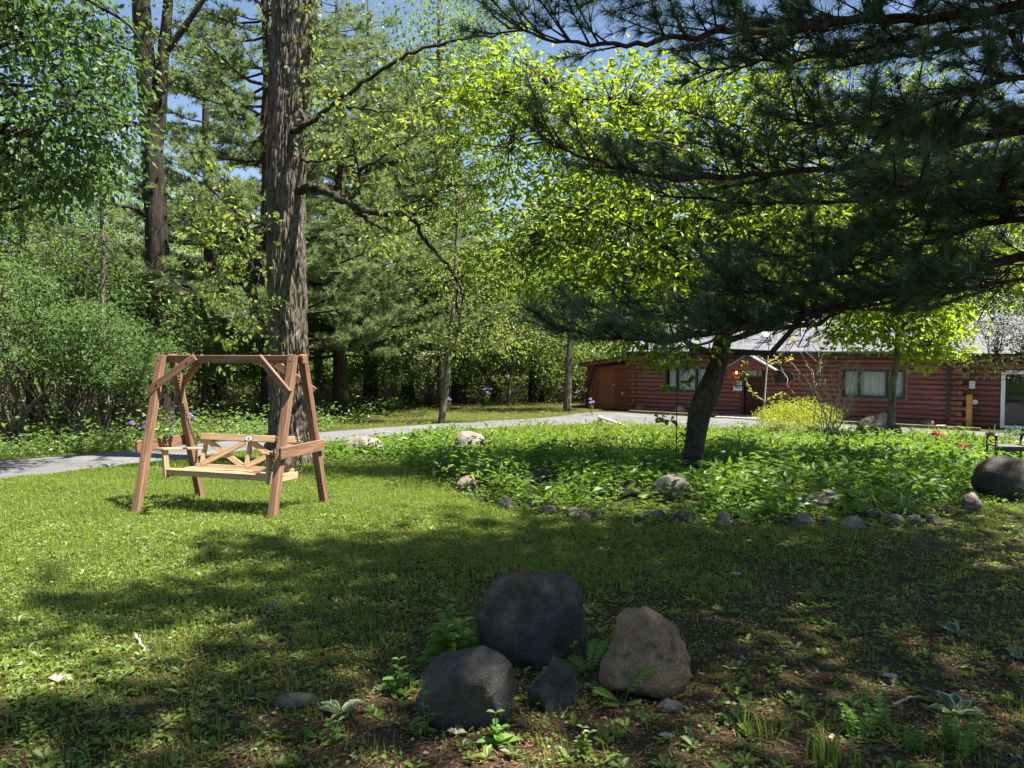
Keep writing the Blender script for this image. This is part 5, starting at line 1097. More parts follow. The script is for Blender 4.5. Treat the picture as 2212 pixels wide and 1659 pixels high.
sapling('thin pale sapling with a few lime leaves before the cabin door', 1644, 942, [(1644, 946), (1650, 880), (1656, 800), (1662, 740), (1667, 690)], [[(1655, 780), (1635, 768), (1610, 760), (1580, 745)], [(1655, 785), (1685, 770), (1700, 755), (1712, 730)], [(1655, 790), (1680, 782), (1708, 772)], [(1650, 866), (1625, 848), (1614, 820), (1608, 780)], [(1651, 868), (1670, 856), (1685, 850)]], 0.035, M['gold_leaf'], M['pale_twig'], 0.095, 4)
sapling('dark thin sapling standing left of the magnolia trunk', 1461, 1030, [(1461, 1034), (1461, 960), (1462, 880), (1463, 790), (1464, 740)], [[(1462, 945), (1480, 935), (1498, 928)], [(1461, 915), (1445, 908), (1425, 905)], [(1462, 840), (1440, 838), (1428, 842)], [(1462, 838), (1475, 825), (1490, 820)], [(1463, 800), (1445, 790), (1430, 792)], [(1463, 795), (1478, 785), (1492, 782)], [(1463, 760), (1448, 752), (1432, 755)]], 0.012, M['magnolia_leaf'], M['bark'], 0.11, 3)

# ------------------------------------------------------------------ the far wood and its undergrowth
def far_wood():
    mb = MB(); n, per = 2600, 20
    x = U(-75, 85, n); y = U(58, 78, n); top = 9 + 4.5 * np.sin(x * 0.21 + 1) + 3 * np.sin(x * 0.53); z = HZ + np.maximum(top, 4) * U(0, 1, n) ** 1.1
    C = np.stack([x, y, z], -1); m = n * per; P = np.repeat(C, per, 0) + RNG.normal(size=(m, 3)) * np.array([0.9, 0.9, 0.6]); L = U(0.3, 0.6, m)
    add_leaves(mb, P, RNG.normal(size=(m, 3)), RNG.normal(size=(m, 3)) * 0.6 + np.array([0, -0.2, 0.7]), L, L * 0.65, np.clip(np.repeat(U(0, 0.7, n), per) + U(0, 0.3, m), 0, 1))
    tag(mb.build('distant_woods', M['far_leaf']), 'distant leafy wood closing the view behind all the trees', 'woods', kind='stuff')
far_wood()
def scatter(n, ymin, ymax, p=1.0, wide=0.74, mrg=2.0):
    y = ymin + (ymax - ymin) * U(0, 1, n) ** p; x = U(-1, 1, n) * (wide * y + mrg); return x, y
def herb_mass(name, label, x, y, hmin, hmax, per, L, leafm, aspect=0.5, spread=0.12, upright=0.3, big=False, kind='stuff', cat='plants', rosette=False, lsc=None):
    mb = MB(); n = len(x); z = ground(x, y); patch = vnoise(x, y, 0.9, 21.0); h = (hmin + (np.asarray(hmax) - hmin) * U(0, 1, n)) * np.clip(1 + 0.9 * patch, 0.35, 1.7); m = n * per
    k = U(0.15, 1, m); a = U(0, 6.28, m); ls = np.repeat(np.ones(n) if lsc is None else lsc, per)
    if rosette:
        r = U(0, 0.012, m); X = np.repeat(x, per) + r * np.cos(a); Y = np.repeat(y, per) + r * np.sin(a); Z = np.repeat(z, per) + 0.3 * np.repeat(h, per) * k
        D = np.stack([np.cos(a), np.sin(a), U(0.25, 1.1, m)], -1); Nn = np.stack([-np.cos(a) * 0.5, -np.sin(a) * 0.5, np.ones(m)], -1)
    else:
        X = np.repeat(x, per) + RNG.normal(size=m) * spread; Y = np.repeat(y, per) + RNG.normal(size=m) * spread; Z = np.repeat(z, per) + np.repeat(h, per) * k
        D = np.stack([RNG.normal(size=m), RNG.normal(size=m), RNG.normal(size=m) * 0.3 + upright], -1); Nn = RNG.normal(size=(m, 3)) * 0.4 + np.array([0, 0, 0.9])
    P = np.stack([X, Y, Z], -1)
    Ls = L * U(0.55, 1.2, m) * ls; sp = vnoise(x, y, 1.7, 40.0); v = np.clip(np.repeat(U(0, 0.4, n) + 0.45 * sp + 0.1, per) + U(0, 0.4, m), 0, 1)
    add_leaves(mb, P, D, Nn, Ls, Ls * aspect, v, 0.15, big)
    return tag(mb.build(name, leafm), label, cat, kind=kind)
# understory below the trees beyond the driveway
x, y = scatter(3600, 17, 56, 0.8, 0.8, 4); road = in_poly(x, y, ROAD_POLY)
far_y = np.interp(x, np.array(ROAD_FAR)[:, 0], np.array(ROAD_FAR)[:, 1])
sH = (x - HA[0]) * HE1[0] + (y - HA[1]) * HE1[1]; tH = (x - HA[0]) * HE2[0] + (y - HA[1]) * HE2[1]
off = ~((sH > -4) & (tH > -2.5) & (tH < 11))
lawn_strip = (x > -6) & (y < 40) & (y > far_y)
ok = ~road & (y > far_y + 0.9) & off & ~((x > -5.5) & (y < 41.5) & (x < 5))
x, y = x[ok], y[ok]; herb_mass('undergrowth', 'leafy undergrowth of the wood floor beyond the driveway', x, y, 0.25, 1.0, 13, 0.16, M['under_leaf'], 0.6, 0.35)
x, y = scatter(1500, 40, 60, 1, 0.8, 4); sH = (x - HA[0]) * HE1[0] + (y - HA[1]) * HE1[1]; tH = (x - HA[0]) * HE2[0] + (y - HA[1]) * HE2[1]
ok = ~((sH > -5) & (tH > -3) & (tH < 11)) & (y > 42.5); herb_mass('understory_shrubbery', 'dense shady bushes filling the space between the far trunks', x[ok], y[ok], 0.8, 3.6, 26, 0.3, M['wood_leaf'], 0.6, 0.7, 0.1)
x = U(-24, -6.0, 1500); fy = np.interp(x, np.array(ROAD_FAR)[:, 0], np.array(ROAD_FAR)[:, 1]); y = fy + 0.5 + U(0, 1, 1500) ** 1.5 * 3.0
herb_mass('verge_plants', 'knee-high leafy plants along the far verge of the driveway', x, y, 0.12, 0.62, 14, 0.11, M['under_leaf'], 0.55, 0.15)

# ------------------------------------------------------------------ the flower bed
BED_FRONT = gl([(690, 975), (700, 1003), (800, 1003), (880, 1010), (960, 1040), (985, 1072), (1060, 1098), (1140, 1108), (1240, 1124), (1400, 1138), (1560, 1142), (1720, 1142), (1850, 1146), (1990, 1140), (2080, 1118), (2120, 1095), (2260, 1080), (2400, 1075)])
ROADX, ROADY = np.array(ROAD_NEAR)[:, 0], np.array(ROAD_NEAR)[:, 1]
BED_POLY = np.vstack([np.array(BED_FRONT), np.array([p for p in ROAD_NEAR[::-1] if p[0] > BED_FRONT[0][0] + 0.3])])
def bed_mass(name, label, n, hm, per, L, leafm, aspect, spread, sel, upright=0.3, **kw):
    x = U(BED_POLY[:, 0].min(), BED_POLY[:, 0].max(), n * 3); y = U(BED_POLY[:, 1].min(), BED_POLY[:, 1].max(), n * 3)
    ok = in_poly(x, y, BED_POLY) & sel(x, y) & (np.abs(x) < 0.72 * y + 1.5); x, y = x[ok][:n], y[ok][:n]
    hide = np.zeros(len(x), bool)
    for rx_, ry_, ra, rb_ in ROCKS:
        d = (x - rx_ * y / ry_); hide |= (np.abs(d) < ra * 1.05) & (y < ry_ + rb_) & (y > ry_ - rb_ - 1.3) & (U(0, 1, len(x)) < (0.15 if hm[1] < 0.25 else 0.8))
    x, y = x[~hide], y[~hide]
    edge_d = np.interp(x, ROADX, ROADY) - y; hs_ = np.clip(0.05 + 0.95 * sstep(0.8, 6.5, edge_d), 0, 1)
    return herb_mass(name, label, x, y, hm[0] * hs_, hm[1] * hs_, per, L, leafm, aspect, spread, upright, lsc=0.28 + 0.72 * hs_, **kw)
front_y = lambda x: np.interp(x, np.array(BED_FRONT)[1:, 0], np.array(BED_FRONT)[1:, 1])
bed_mass('bed_plants', 'knee-high broad-leaved plants filling the flower bed', 3800, (0.16, 0.46), 12, 0.15, M['bed_leaf'], 0.46, 0.14, lambda x, y: (y > front_y(x) + 0.7) & (y < front_y(x) + 9), 0.15, big=False)
bed_mass('bed_border_plants', 'low leafy ground cover around the edging stones', 4200, (0.03, 0.15), 12, 0.062, M['bed_leaf'], 0.55, 0.1, lambda x, y: (y < front_y(x) + 1.3) & (y > front_y(x) - 0.3), 0.1)
bed_mass('bed_meadow', 'tall sunlit grassy herbs between the bed and the driveway', 4200, (0.12, 0.40), 13, 0.16, M['grass'], 0.16, 0.14, lambda x, y: y > front_y(x) + 5.0, 1.3)
bed_mass('bed_sun_plants', 'bright sunlit leafy plants at the back of the flower bed', 2400, (0.15, 0.5), 11, 0.1, M['bed_leaf'], 0.42, 0.15, lambda x, y: y > front_y(x) + 5.5, 0.4)

# ------------------------------------------------------------------ lawn, weeds and litter
ROADX, ROADY = np.array(ROAD_NEAR)[:, 0], np.array(ROAD_NEAR)[:, 1]
def lawn_mask(x, y): return ~in_poly(x, y, ROAD_POLY) & ~in_poly(x, y, BED_POLY)
def bare(x, y):
    """0 = thick lawn, 1 = bare needle duff (right of the clearing, under the pine)"""
    n1 = vnoise(x, y, 0.55, 3.0) + 0.5 * vnoise(x, y, 1.6, 8.0)
    return np.clip(sstep(8.6, 4.2, y - 0.5 * x + 0) * 0.0 + sstep(7.4, 5.0, y - 0.62 * x) * sstep(-4.5, 1.0, x) * 0.98 + n1 * 0.45, 0, 1)
def blades(name, label, n, ymin, ymax, p, hh, per, wdt, leafm, keep, spread=0.03, mask=lawn_mask, lean=0.45):
    x, y = scatter(n, ymin, ymax, p); ok = mask(x, y); x, y = x[ok], y[ok]; b = bare(x, y); ok = U(0, 1, len(x)) > b * keep; x, y = x[ok], y[ok]
    n = len(x); m = n * per; z = ground(x, y); X = np.repeat(x, per) + RNG.normal(size=m) * spread; Y = np.repeat(y, per) + RNG.normal(size=m) * spread; Z = np.repeat(z, per) - 0.004
    h = U(hh[0], hh[1], m) * np.repeat(U(0.6, 1.2, n), per); a = U(0, 6.28, m); ln = U(0.05, lean * 1.6, m); B = np.stack([X, Y, Z], -1); sc = 1 + 0.04 * Y
    S = np.stack([np.cos(a + 1.57), np.sin(a + 1.57), np.zeros(m)], -1) * (wdt * sc / 2)[:, None]; Dv = np.stack([np.cos(a) * ln, np.sin(a) * ln, np.ones(m)], -1)
    tip = B + Dv * h[:, None]; V = np.stack([B - S, B + S, tip], 1).reshape(-1, 3)
    v = np.clip(np.repeat(U(0, 0.6, n), per) + U(0, 0.4, m), 0, 1)
    return tag(MB().add(V, np.arange(m * 3).reshape(-1, 3), None, np.repeat(v, 3)).build(name, leafm), label, 'grass', kind='stuff')
blades('lawn_grass', 'short patchy lawn grass of the clearing', 62000, 1.7, 19, 0.68, (0.03, 0.085), 8, 0.006, M['grass'], 0.92, 0.045)
def clover(name, label, n, ymin, ymax, p, L, hh, per, leafm, keep, spread, big=False, rosette=False):
    x, y = scatter(n, ymin, ymax, p); ok = lawn_mask(x, y); x, y = x[ok], y[ok]; b = bare(x, y); ok = U(0, 1, len(x)) > b * keep; x, y = x[ok], y[ok]
    return herb_mass(name, label, x, y, hh[0], hh[1], per, L, leafm, 0.5 if rosette else 0.72, spread, 0.15, big, rosette=rosette)
clover('lawn_clover', 'small round-leaved clover and creeping weeds in the lawn', 40000, 1.7, 14, 0.72, 0.027, (0.012, 0.045), 7, M['clover'], 0.72, 0.05)
clover('lawn_weeds', 'larger broad-leaved weeds scattered over the near lawn', 3200, 1.7, 9, 0.7, 0.055, (0.02, 0.05), 6, M['clover'], 0.38, 0.045, True, True)
x, y = scatter(8000, 24, 44, 1.0, 0.75, 2); fy = np.interp(x, np.array(ROAD_FAR)[:, 0], np.array(ROAD_FAR)[:, 1]); sH = (x - HA[0]) * HE1[0] + (y - HA[1]) * HE1[1]; tH = (x - HA[0]) * HE2[0] + (y - HA[1]) * HE2[1]
okf = (y > fy + 0.1) & ~in_poly(x, y, ROAD_POLY) & ~((sH > -3.4) & (tH > -1.8) & (tH < 11)); herb_mass('far_lawn', 'short grass strip between the driveway and the wood', x[okf], y[okf], 0.03, 0.12, 6, 0.1, M['grass'], 0.2, 0.1, 1.0, cat='grass')
def litter():
    x, y = scatter(60000, 1.7, 9, 0.75); ok = lawn_mask(x, y); x, y = x[ok], y[ok]; ok = U(0, 1, len(x)) < 0.25 + bare(x, y); x, y = x[ok], y[ok]; n = len(x)
    a = U(0, 6.28, n); l = U(0.03, 0.075, n); z = ground(x, y) + U(0.003, 0.012, n); w_ = U(0.0018, 0.004, n)
    d = np.stack([np.cos(a), np.sin(a), U(-0.1, 0.14, n)], -1); s = np.stack([-np.sin(a), np.cos(a), np.zeros(n)], -1); P = np.stack([x, y, z], -1)
    V = np.stack([P - s * w_[:, None], P + s * w_[:, None], P + d * l[:, None]], 1).reshape(-1, 3)
    mb = MB().add(V, np.arange(n * 3).reshape(-1, 3), None, np.repeat(U(0, 1, n), 3))
    tag(mb.build('needle_litter', M['litter']), 'brown fallen pine needles over the bare earth', 'litter', kind='stuff')
    x, y = scatter(2600, 1.8, 9, 0.7); ok = lawn_mask(x, y); x, y = x[ok], y[ok]; n = len(x); P = np.stack([x, y, ground(x, y) + 0.012], -1); D = RNG.normal(size=(n, 3)) * np.array([1, 1, 0.15]); mb = MB(); L = U(0.01, 0.035, n)
    add_leaves(mb, P, D, RNG.normal(size=(n, 3)) * 0.35 + np.array([0, 0, 1]), L, L * 0.6, U(0, 1, n)); tag(mb.build('leaf_litter', M['dry_leaf']), 'pale dry leaf scraps and bark flakes on the earth', 'litter', kind='stuff')
litter()

# ------------------------------------------------------------------ single plants of the foreground
def plant_root(name, label, xd, yd, cat, group=None):
    p = on_ground(xd, yd); return empty(name, (p[0], p[1], gz(p[0], p[1])), random.uniform(0, 6.28), label, cat, group), p[1] / F_PX
def leafy_weed(label, xd, yd, hpx, pairs=5, Lr=0.34, stems=1, mat='clover', name='leafy_weed'):
    r, sc = plant_root(name, label, xd, yd, 'weed'); H = hpx * sc; sb_, lb = MB(), MB()
    for q in range(stems):
        h = H * (1 if q == 0 else random.uniform(0.45, 0.85)); a = random.uniform(0, 6.28); ln = 0.12 if q == 0 else 0.35
        P = catmull([(0.02 * q * math.cos(a), 0.02 * q * math.sin(a), -0.01), (math.cos(a) * h * ln * 0.3, math.sin(a) * h * ln * 0.3, h * 0.5), (math.cos(a) * h * ln, math.sin(a) * h * ln, h)], 5); sb_.tube(P, np.linspace(0.004, 0.0018, len(P)), 5)
        for k in range(pairs):
            t = 0.15 + 0.85 * k / max(1, pairs - 1); p = np.array([np.interp(t * (len(P) - 1), np.arange(len(P)), P[:, i]) for i in range(3)]); aa = k * 1.57 + random.uniform(-0.3, 0.3)
            L = Lr * H * (1.0 - 0.5 * t) * random.uniform(0.8, 1.15)
            for s_ in (0, math.pi):
                D = np.array([[math.cos(aa + s_), math.sin(aa + s_), 0.35]]); add_leaves(lb, p[None], D, np.array([[-math.cos(aa + s_) * 0.3, -math.sin(aa + s_) * 0.3, 1.0]]), L, L * 0.52, random.uniform(0.2, 0.9), 0.2, True)
    sb_.build('stem', M['fern'], r, True); lb.build('leaves', M[mat], r); return r
leafy_weed('tallest leafy weed left of the largest dark boulder', 955, 1432, 135, 6, 0.46, 4, 'fern')
leafy_weed('broad-leaved weed close against the left side of the largest boulder', 1000, 1428, 92, 4, 0.6, 3, 'fern')
leafy_weed('leafy weed left of the nearest grey boulder', 855, 1500, 80, 4, 0.5, 3, 'fern')
leafy_weed('bright weed in front of the nearest grey boulder', 1070, 1612, 80, 3, 0.6, 3, 'fern')
leafy_weed('spindly weed at the left foot of the nearest grey boulder', 918, 1590, 110, 5, 0.3, 2, 'fern')
leafy_weed('small plant sprouting in the gap above the ferns beside the largest boulder', 1245, 1452, 60, 2, 0.9, 1)
leafy_weed('round-leaved seedling right of the tan boulder', 1577, 1500, 60, 2, 0.6, 1)
leafy_weed('plantain with upright leaves right of the flat lichen stone', 1598, 1565, 75, 3, 0.6, 2)
leafy_weed('leafy weed at the bottom edge left of centre', 720, 1610, 62, 3, 0.6, 2)
leafy_weed('pointed-leaved weed at the bottom edge below the grey boulder', 1255, 1635, 70, 4, 0.45, 3)
leafy_weed('weed cluster beside the left front leg of the swing', 318, 1112, 40, 4, 0.5, 4)
leafy_weed('low bright weed on the bare patch right of the tan boulder', 1680, 1465, 40, 3, 0.6, 2)
leafy_weed('tall two-leaved weed on the bare earth at the right', 2030, 1300, 70, 4, 0.4, 2)
leafy_weed('leafy weed at the far left bottom corner', 60, 1600, 50, 4, 0.5, 4)
def bedstraw(label, xd, yd, hpx, stems):
    r, sc = plant_root('bedstraw', label, xd, yd, 'weed'); H = hpx * sc; sb_, lb = MB(), MB()
    for q in range(stems):
        a = random.uniform(0, 6.28); h = H * random.uniform(0.55, 1.0); rr = random.uniform(0, 0.06); P = catmull([(rr * math.cos(a), rr * math.sin(a), -0.01), (math.cos(a) * (rr + h * 0.1), math.sin(a) * (rr + h * 0.1), h * 0.5), (math.cos(a) * (rr + h * 0.3), math.sin(a) * (rr + h * 0.3), h)], 5); sb_.tube(P, 0.0016, 4)
        for k in range(5):
            p = P[2 + k * 2 if 2 + k * 2 < len(P) else -1]; al = np.arange(6) * 1.047 + k; n = 6; D = np.stack([np.cos(al), np.sin(al), np.full(n, 0.25)], -1); L = 0.3 * H * U(0.7, 1, n) * (1 - 0.1 * k)
            add_leaves(lb, np.repeat(p[None], n, 0), D, np.repeat(np.array([[0, 0, 1.0]]), n, 0) + RNG.normal(size=(n, 3)) * 0.2, L, L * 0.32, U(0.3, 1, n))
    sb_.build('stems', M['fern'], r); lb.build('leaves', M['fern'], r)
for a in (('whorl-leaved weed clump right of the tall grass tuft', 1850, 1590, 72, 9), ('whorl-leaved weed clump behind the tall grass tuft', 1905, 1568, 66, 8), ('low whorl-leaved weed clump near the right bottom corner', 1960, 1620, 55, 8), ('whorl-leaved weed clump below the variegated hosta', 2075, 1625, 80, 12), ('small whorl-leaved weed clump above the stick', 1880, 1520, 40, 6)): bedstraw(*a)
def tall_grass(label, xd, yd, hpx, n, mat='grass', wd=0.011, name='grass_tuft', spread=0.05, cat='grass tuft'):
    r, sc = plant_root(name, label, xd, yd, cat); H = hpx * sc; mb = MB()
    for q in range(n):
        a = random.uniform(0, 6.28); h = H * random.uniform(0.55, 1.05); ln = random.uniform(0.1, 0.6) * h; b = np.array([random.gauss(0, spread), random.gauss(0, spread), -0.01]); d = np.array([math.cos(a), math.sin(a), 0]); s = np.array([-math.sin(a), math.cos(a), 0]) * wd / 2
        pts = [b + d * ln * t ** 2 + np.array([0, 0, h * (t - 0.25 * t ** 3)]) for t in (0, 0.35, 0.7, 1)]; V = [pts[0] - s * 0.7, pts[0] + s * 0.7, pts[1] - s, pts[1] + s, pts[2] - s * 0.7, pts[2] + s * 0.7, pts[3]]
        mb.add(V, [[4, 5, 6]], [[0, 1, 3, 2], [2, 3, 5, 4]], random.random())
    mb.build('foliage', M[mat], r); return r
tall_grass('tall bright grass tuft at the bottom right', 1780, 1640, 125, 26, wd=0.009)
tall_grass('grass tuft with upright blades right of the flat lichen stone', 1645, 1600, 88, 24, wd=0.008)
tall_grass('single stiff grass tuft in front of the small dark stone', 1163, 1610, 60, 4, wd=0.011, spread=0.01)
tall_grass('fine grass tuft at the bottom edge below the grey boulder', 1180, 1655, 66, 30, wd=0.004)
tall_grass('dark dense grass tuft in the shade left of the boulders', 815, 1395, 34, 60, wd=0.005, spread=0.06)
tall_grass('dark low grass tuft in the middle of the shaded lawn', 515, 1450, 26, 60, wd=0.005, spread=0.09)
tall_grass('dark strappy iris clump in the middle of the bed', 1300, 1065, 46, 60, 'strap_leaf', 0.022, 'iris_clump', 0.3, 'iris')
tall_grass('strappy iris clump right of the sunlit bed rock', 1940, 1105, 62, 30, 'strap_leaf', 0.03, 'iris_clump', 0.2, 'iris')
tall_grass('iris clump with a few tall blades behind the sunlit bed rock', 1840, 1085, 52, 22, 'strap_leaf', 0.03, 'iris_clump', 0.2, 'iris')
tall_grass('pale grey-green strappy clump below the peonies', 1985, 1000, 48, 50, 'strap_leaf', 0.025, 'iris_clump', 0.22, 'iris')
tall_grass('dark strappy clump right of the young linden trunk', 1972, 972, 52, 60, 'grass', 0.03, 'daylily_clump', 0.25, 'daylily')
tall_grass('pale grassy clump beside the cabin wing door', 2200, 945, 36, 50, 'strap_leaf', 0.04, 'daylily_clump', 0.3, 'daylily')
def hosta(label, xd, yd, wpx, n):
    r, sc = plant_root('hosta', label, xd, yd, 'hosta'); Wd = wpx * sc; lb, eb = MB(), MB()
    for q in range(n):
        a = q * 2.4 + random.uniform(-0.3, 0.3); L = Wd * random.uniform(0.34, 0.5); el = random.uniform(0.35, 1.0); D = np.array([[math.cos(a), math.sin(a), el]]); b = np.array([[math.cos(a) * 0.01, math.sin(a) * 0.01, 0.005]]); Nn = np.array([[-math.cos(a) * el, -math.sin(a) * el, 1.0]])
        add_leaves(eb, b - Nn * 0.002, D, Nn, L * 1.05, L * 0.5, 0.5, 0.22, True); add_leaves(lb, b + norm(Nn) * 0.0025 + norm(D) * L * 0.03, D, Nn, L * 0.94, L * 0.33, random.random(), 0.22, True)
    lb.build('leaves', M['hosta'], r); eb.build('leaf_edges', M['hosta_edge'], r)
for a in (('white-edged hosta on the bare earth at the right', 2070, 1372, 80, 7), ('largest white-edged hosta near the right bottom corner', 2065, 1545, 120, 8), ('white-edged hosta cut by the right picture edge', 2205, 1425, 70, 6), ('pale hosta in the lawn left of the boulders', 590, 1320, 55, 8), ('pale hosta beside the low mossy stone', 735, 1545, 100, 9), ('small white-edged hosta below the flat lichen stone', 1500, 1600, 60, 4)): hosta(*a)
def fern(label, xd, yd, fronds, wpx):
    r, sc = plant_root('fern', label, xd, yd, 'fern'); L0 = wpx * sc; r.rotation_euler = (0, 0, 0); sb_, lb = MB(), MB()
    for a, el, ls in fronds:
        L = L0 * ls; d = np.array([math.cos(a), math.sin(a) * 0.6, 0]); P = np.array([d * L * t * 0.85 + np.array([0, 0, L * (el * t - 0.45 * t * t * el)]) for t in np.linspace(0, 1, 14)]); sb_.tube(P, np.linspace(0.003, 0.001, 14), 4); T = norm(np.gradient(P, axis=0)); S = norm(np.cross(T, [0, 0, 1]))
        for i in range(3, 14):
            w_ = L * 0.3 * math.sin(math.pi * (0.2 + 0.8 * (1 - i / 14.0))) * 0.9 + 0.006
            for s_ in (-1, 1): add_leaves(lb, P[i][None], (S[i] * s_ + T[i] * 0.35)[None], np.cross(S[i], T[i])[None] + np.array([[0, -0.3, 0.3]]), w_, w_ * 0.36, random.uniform(0.3, 1), 0.1)
    sb_.build('stems', M['fern'], r); lb.build('fronds', M['fern'], r)
fern('fern in the gap between the largest boulder and the tan boulder', 1272, 1462, [(2.9, 0.7, 1.0), (1.2, 1.3, 1.1), (2.3, 1.0, 0.8)], 80)
fern('fern in front of the tan boulder', 1345, 1525, [(2.8, 0.8, 1.0), (0.7, 1.5, 1.5), (3.6, 0.4, 0.8), (0.1, 0.4, 0.6)], 72)
fern('fern clump in the border left of the slanted pale edging stone', 1660, 1122, [(a, 1.2, 1.0) for a in (0.2, 1.0, 1.8, 2.4, 3.0, 4.0, 5.2)], 52)
fern('small fern beside the brownish pointed edging stone', 1612, 1128, [(a, 1.2, 1.0) for a in (0.5, 1.5, 2.4, 3.4)], 40)
# sticks and fallen leaves
def stick(label, pts, r):
    W = [on_ground(*p) + np.array([0, 0, r * 1.2]) for p in pts]; B = W[0]; P = catmull([q - B for q in W], 5); P[1:-1] += RNG.normal(size=(len(P) - 2, 3)) * r * 0.5
    o = MB().tube(P, np.linspace(r, r * 0.5, len(P)), 6).build('stick', M['pale_twig'], None, True, B); tag(o, label, 'stick')
stick('pale bent stick on the shaded lawn at the left', [(292, 1374), (300, 1388), (307, 1398), (313, 1412)], 0.011)
stick('pale forked stick lying at the right bottom', [(1930, 1524), (1960, 1514), (1990, 1510), (2030, 1520)], 0.008)
stick('thin twig right of the small dark stone', [(1213, 1554), (1222, 1540), (1232, 1520)], 0.005)
stick('thin pale twig on the bare earth right of the tan boulder', [(1686, 1390), (1692, 1402), (1730, 1411)], 0.005)
stick('grey stick left of the leafy weeds', [(817, 1372), (830, 1390), (842, 1412)], 0.007)
def fallen(label, xd, yd, L):
    p = on_ground(xd, yd); mb = MB(); add_leaves(mb, np.zeros((3, 3)), np.array([[1, 0.2, 0.2], [0.3, 1, 0.3], [-0.8, 0.4, 0.25]]), np.array([[0, -0.2, 1.0]] * 3), L, L * 0.6, [0.6, 0.9, 0.7], 0.4, True)
    tag(mb.build('fallen_leaf', M['dry_leaf'], None, False, (p[0], p[1], p[2] + 0.012)), label, 'leaf')
for a in (('large pale dry leaf on the lawn at the lower left', 125, 1478, 0.075), ('curled pale dry leaf in front of the nearest grey boulder', 985, 1592, 0.05), ('dry leaf at the bottom between weeds', 1440, 1600, 0.04), ('cream dry leaf on the bare earth at the right', 1925, 1470, 0.05), ('pale scrap on the bare earth behind the tan boulder', 1590, 1246, 0.06)): fallen(*a)

# ------------------------------------------------------------------ flowers
def phlox(label, xd, yd, hpx, heads, Y=None):
    if Y is None: r, sc = plant_root('phlox', label, xd, yd, 'flower')
    else:
        b = gpt(xd, Y); r = empty('phlox', b, 0, label, 'flower'); sc = Y / F_PX
    H = hpx * sc; sb_, lb, fb = MB(), MB(), MB()
    for q in range(heads):
        a = q * 2.4; e = np.array([math.cos(a) * H * 0.3 * random.random(), math.sin(a) * H * 0.3 * random.random(), H * random.uniform(0.7, 1.0)]); P = limb_path((0.02 * math.cos(a), 0.02 * math.sin(a), -0.01), e, 6, 0, 0.2); sb_.tube(P, 0.004, 4)
        n = 9; k = U(0.2, 0.85, n); add_leaves(lb, P[0] + (e - P[0]) * k[:, None], RNG.normal(size=(n, 3)) + np.array([0, 0, 0.4]), RNG.normal(size=(n, 3)) * 0.4 + np.array([0, 0, 1]), 0.1, 0.035, U(0, 1, n))
        n = 34; D = rand_unit(n); D[:, 2] = np.abs(D[:, 2]) * 0.8; add_leaves(fb, e + D * 0.055, D + RNG.normal(size=(n, 3)) * 0.8, D, 0.045, 0.045, U(0, 1, n))
    sb_.build('stems', M['fern'], r); lb.build('leaves', M['under_leaf'], r); fb.build('blossoms', M['purple'], r)
phlox('purple phlox left of the swing beyond the driveway', 318, 965, 52, 5); phlox('purple phlox seen between the swing posts beyond the driveway', 405, 955, 66, 5); phlox('small purple phlox above the left verge', 285, 955, 50, 2)
phlox('mauve phlox at the shed corner', 1279, 898, 38, 5); phlox('mauve phlox in front of the bright wood edge', 1052, 0, 38, 7, 40.5); phlox('mauve phlox near the foot of the sapling', 1115, 0, 34, 5, 41.5); phlox('mauve phlox left of the shed', 1255, 0, 34, 6, 40.5); phlox('mauve phlox right of the young tree base', 965, 0, 40, 4, 36)
def peony(label, pts, ybase):
    xm = sum(p[0] for p in pts) / len(pts); b = on_ground(xm, ybase); r = empty('peony', b, 0, label, 'peony'); sb_, lb, fb = MB(), MB(), MB()
    for (xd, yd) in pts:
        e = at(xd, yd, b[1]) - b; P = limb_path((random.uniform(-0.05, 0.05), 0, -0.02), e, 6, 0, 0.15); sb_.tube(P, 0.006, 5)
        n = 60; D = rand_unit(n); D[:, 2] = np.abs(D[:, 2]) * 0.9 - 0.15; add_leaves(fb, e + D * 0.02, D, np.cross(D, rand_unit(n)), 0.075, 0.07, U(0, 1, n), 0.3, True)
    n = 130; P = np.stack([RNG.normal(size=n) * 0.28, RNG.normal(size=n) * 0.2, U(0.1, 0.5, n)], -1); add_leaves(lb, P, RNG.normal(size=(n, 3)) + np.array([0, 0, 0.3]), RNG.normal(size=(n, 3)) * 0.4 + np.array([0, 0, 1]), 0.13, 0.05, U(0, 1, n), 0.15, True)
    sb_.build('stems', M['fern'], r); lb.build('leaves', M['bed_leaf'], r); fb.build('blossoms', M['pink'], r)
peony('pink peony with two blooms at the bed edge by the driveway', [(2021, 938), (2036, 947)], 985); peony('pink peony with a single high bloom left of the garden bench', [(2147, 953)], 995); peony('pink peony with one low dark bloom', [(2082, 967)], 1000)

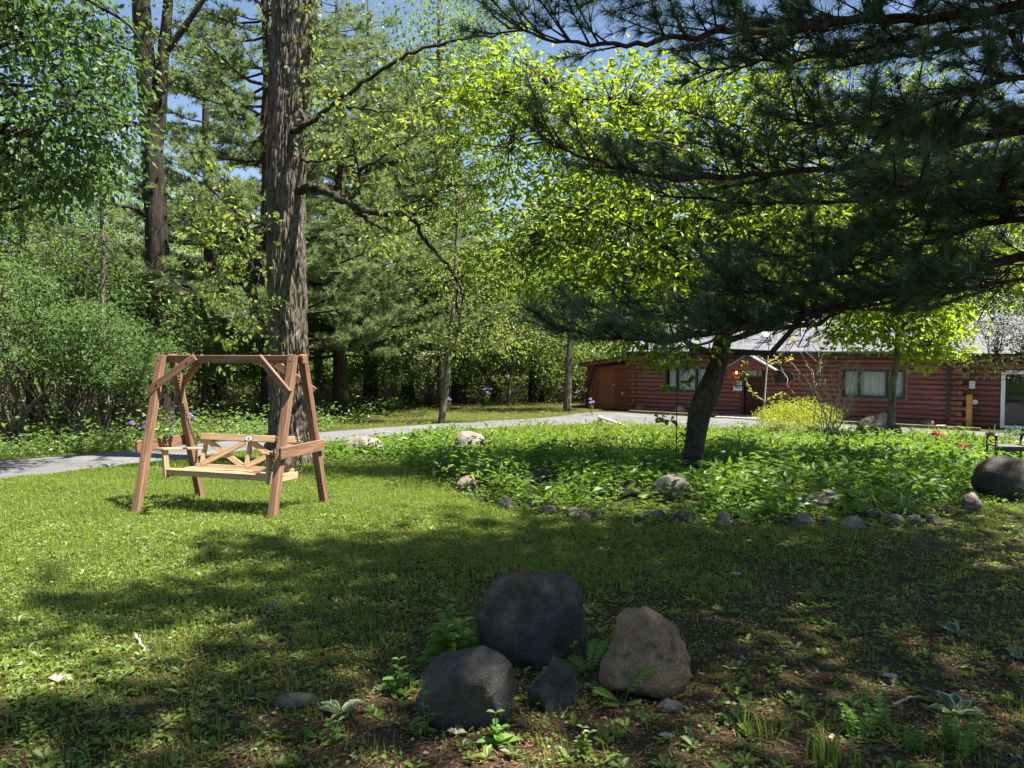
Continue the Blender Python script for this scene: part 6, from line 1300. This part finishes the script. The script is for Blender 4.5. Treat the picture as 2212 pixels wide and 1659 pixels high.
# ------------------------------------------------------------------ garden bench behind the big boulder, slanted board
def garden_bench():
    p = at(2178, 1000, 13.4); z = gz(p[0], 13.4); r = empty('garden_bench', (p[0], 13.4, z), math.radians(-12), 'small black garden bench behind the huge boulder at the right edge', 'bench'); W_ = 0.27
    for sx in (-1, 1):
        e = MB(); e.tube([(sx * W_, -0.19, -0.05), (sx * W_, -0.2, 0.3), (sx * W_, -0.2, 0.58)], 0.02, 6); e.tube([(sx * W_, 0.2, -0.05), (sx * W_, 0.2, 0.58)], 0.02, 6)
        th = np.linspace(math.pi, 0, 9); e.tube(np.stack([np.full(9, sx * W_), 0.2 * np.cos(th), 0.58 + 0.1 * np.sin(th)], -1), 0.024, 6); e.tube([(sx * W_, -0.2, 0.22), (sx * W_, 0.2, 0.22)], 0.012, 5); e.build('side_frame', M['black_iron'], r, True)
        boxo('armrest', (sx * W_, 0, 0.66), (0.07, 0.42, 0.035), M['black_trim'], r, 0.01)
    for q in range(4): boxo('seat_slat', (0, -0.16 + 0.105 * q, 0.47), (2 * W_ - 0.03, 0.085, 0.03), M['black_trim'], r, 0.004)
    boxo('front_rail', (0, -0.215, 0.43), (2 * W_ - 0.03, 0.025, 0.06), M['black_trim'], r)
    mb = MB(); mb.tube([(-W_, -0.1, 0.2), (0, -0.1, 0.36), (W_, -0.1, 0.2)], 0.008, 5); mb.build('stay', M['black_iron'], r)
garden_bench()
def board_ramp():
    p = on_ground(1300, 930); r = empty('slanted_board', p, math.radians(-8), 'weathered board slanting down from a dark wooden block in the tall herbs', 'board'); beam('board', (-0.12, 0, 0.46), (1.05, -0.1, 0.08), 0.5, 0.05, M['grey_wood'], r)
    mb = MB(); mb.add([[-0.4, -0.25, -0.05], [0.25, -0.25, -0.05], [-0.08, -0.25, 0.42], [-0.4, 0.25, -0.05], [0.25, 0.25, -0.05], [-0.08, 0.25, 0.42]], [[0, 1, 2], [3, 5, 4]], [[0, 3, 4, 1], [1, 4, 5, 2], [2, 5, 3, 0]]); mb.build('block', M['edging_wood'], r)
board_ramp()
#print('TRIS', sum(sum(len(p.vertices) - 2 for p in m.polygons) if len(m.polygons) < 20000 else sum(1 for _ in m.polygons) * 1.3 for m in bpy.data.meshes))
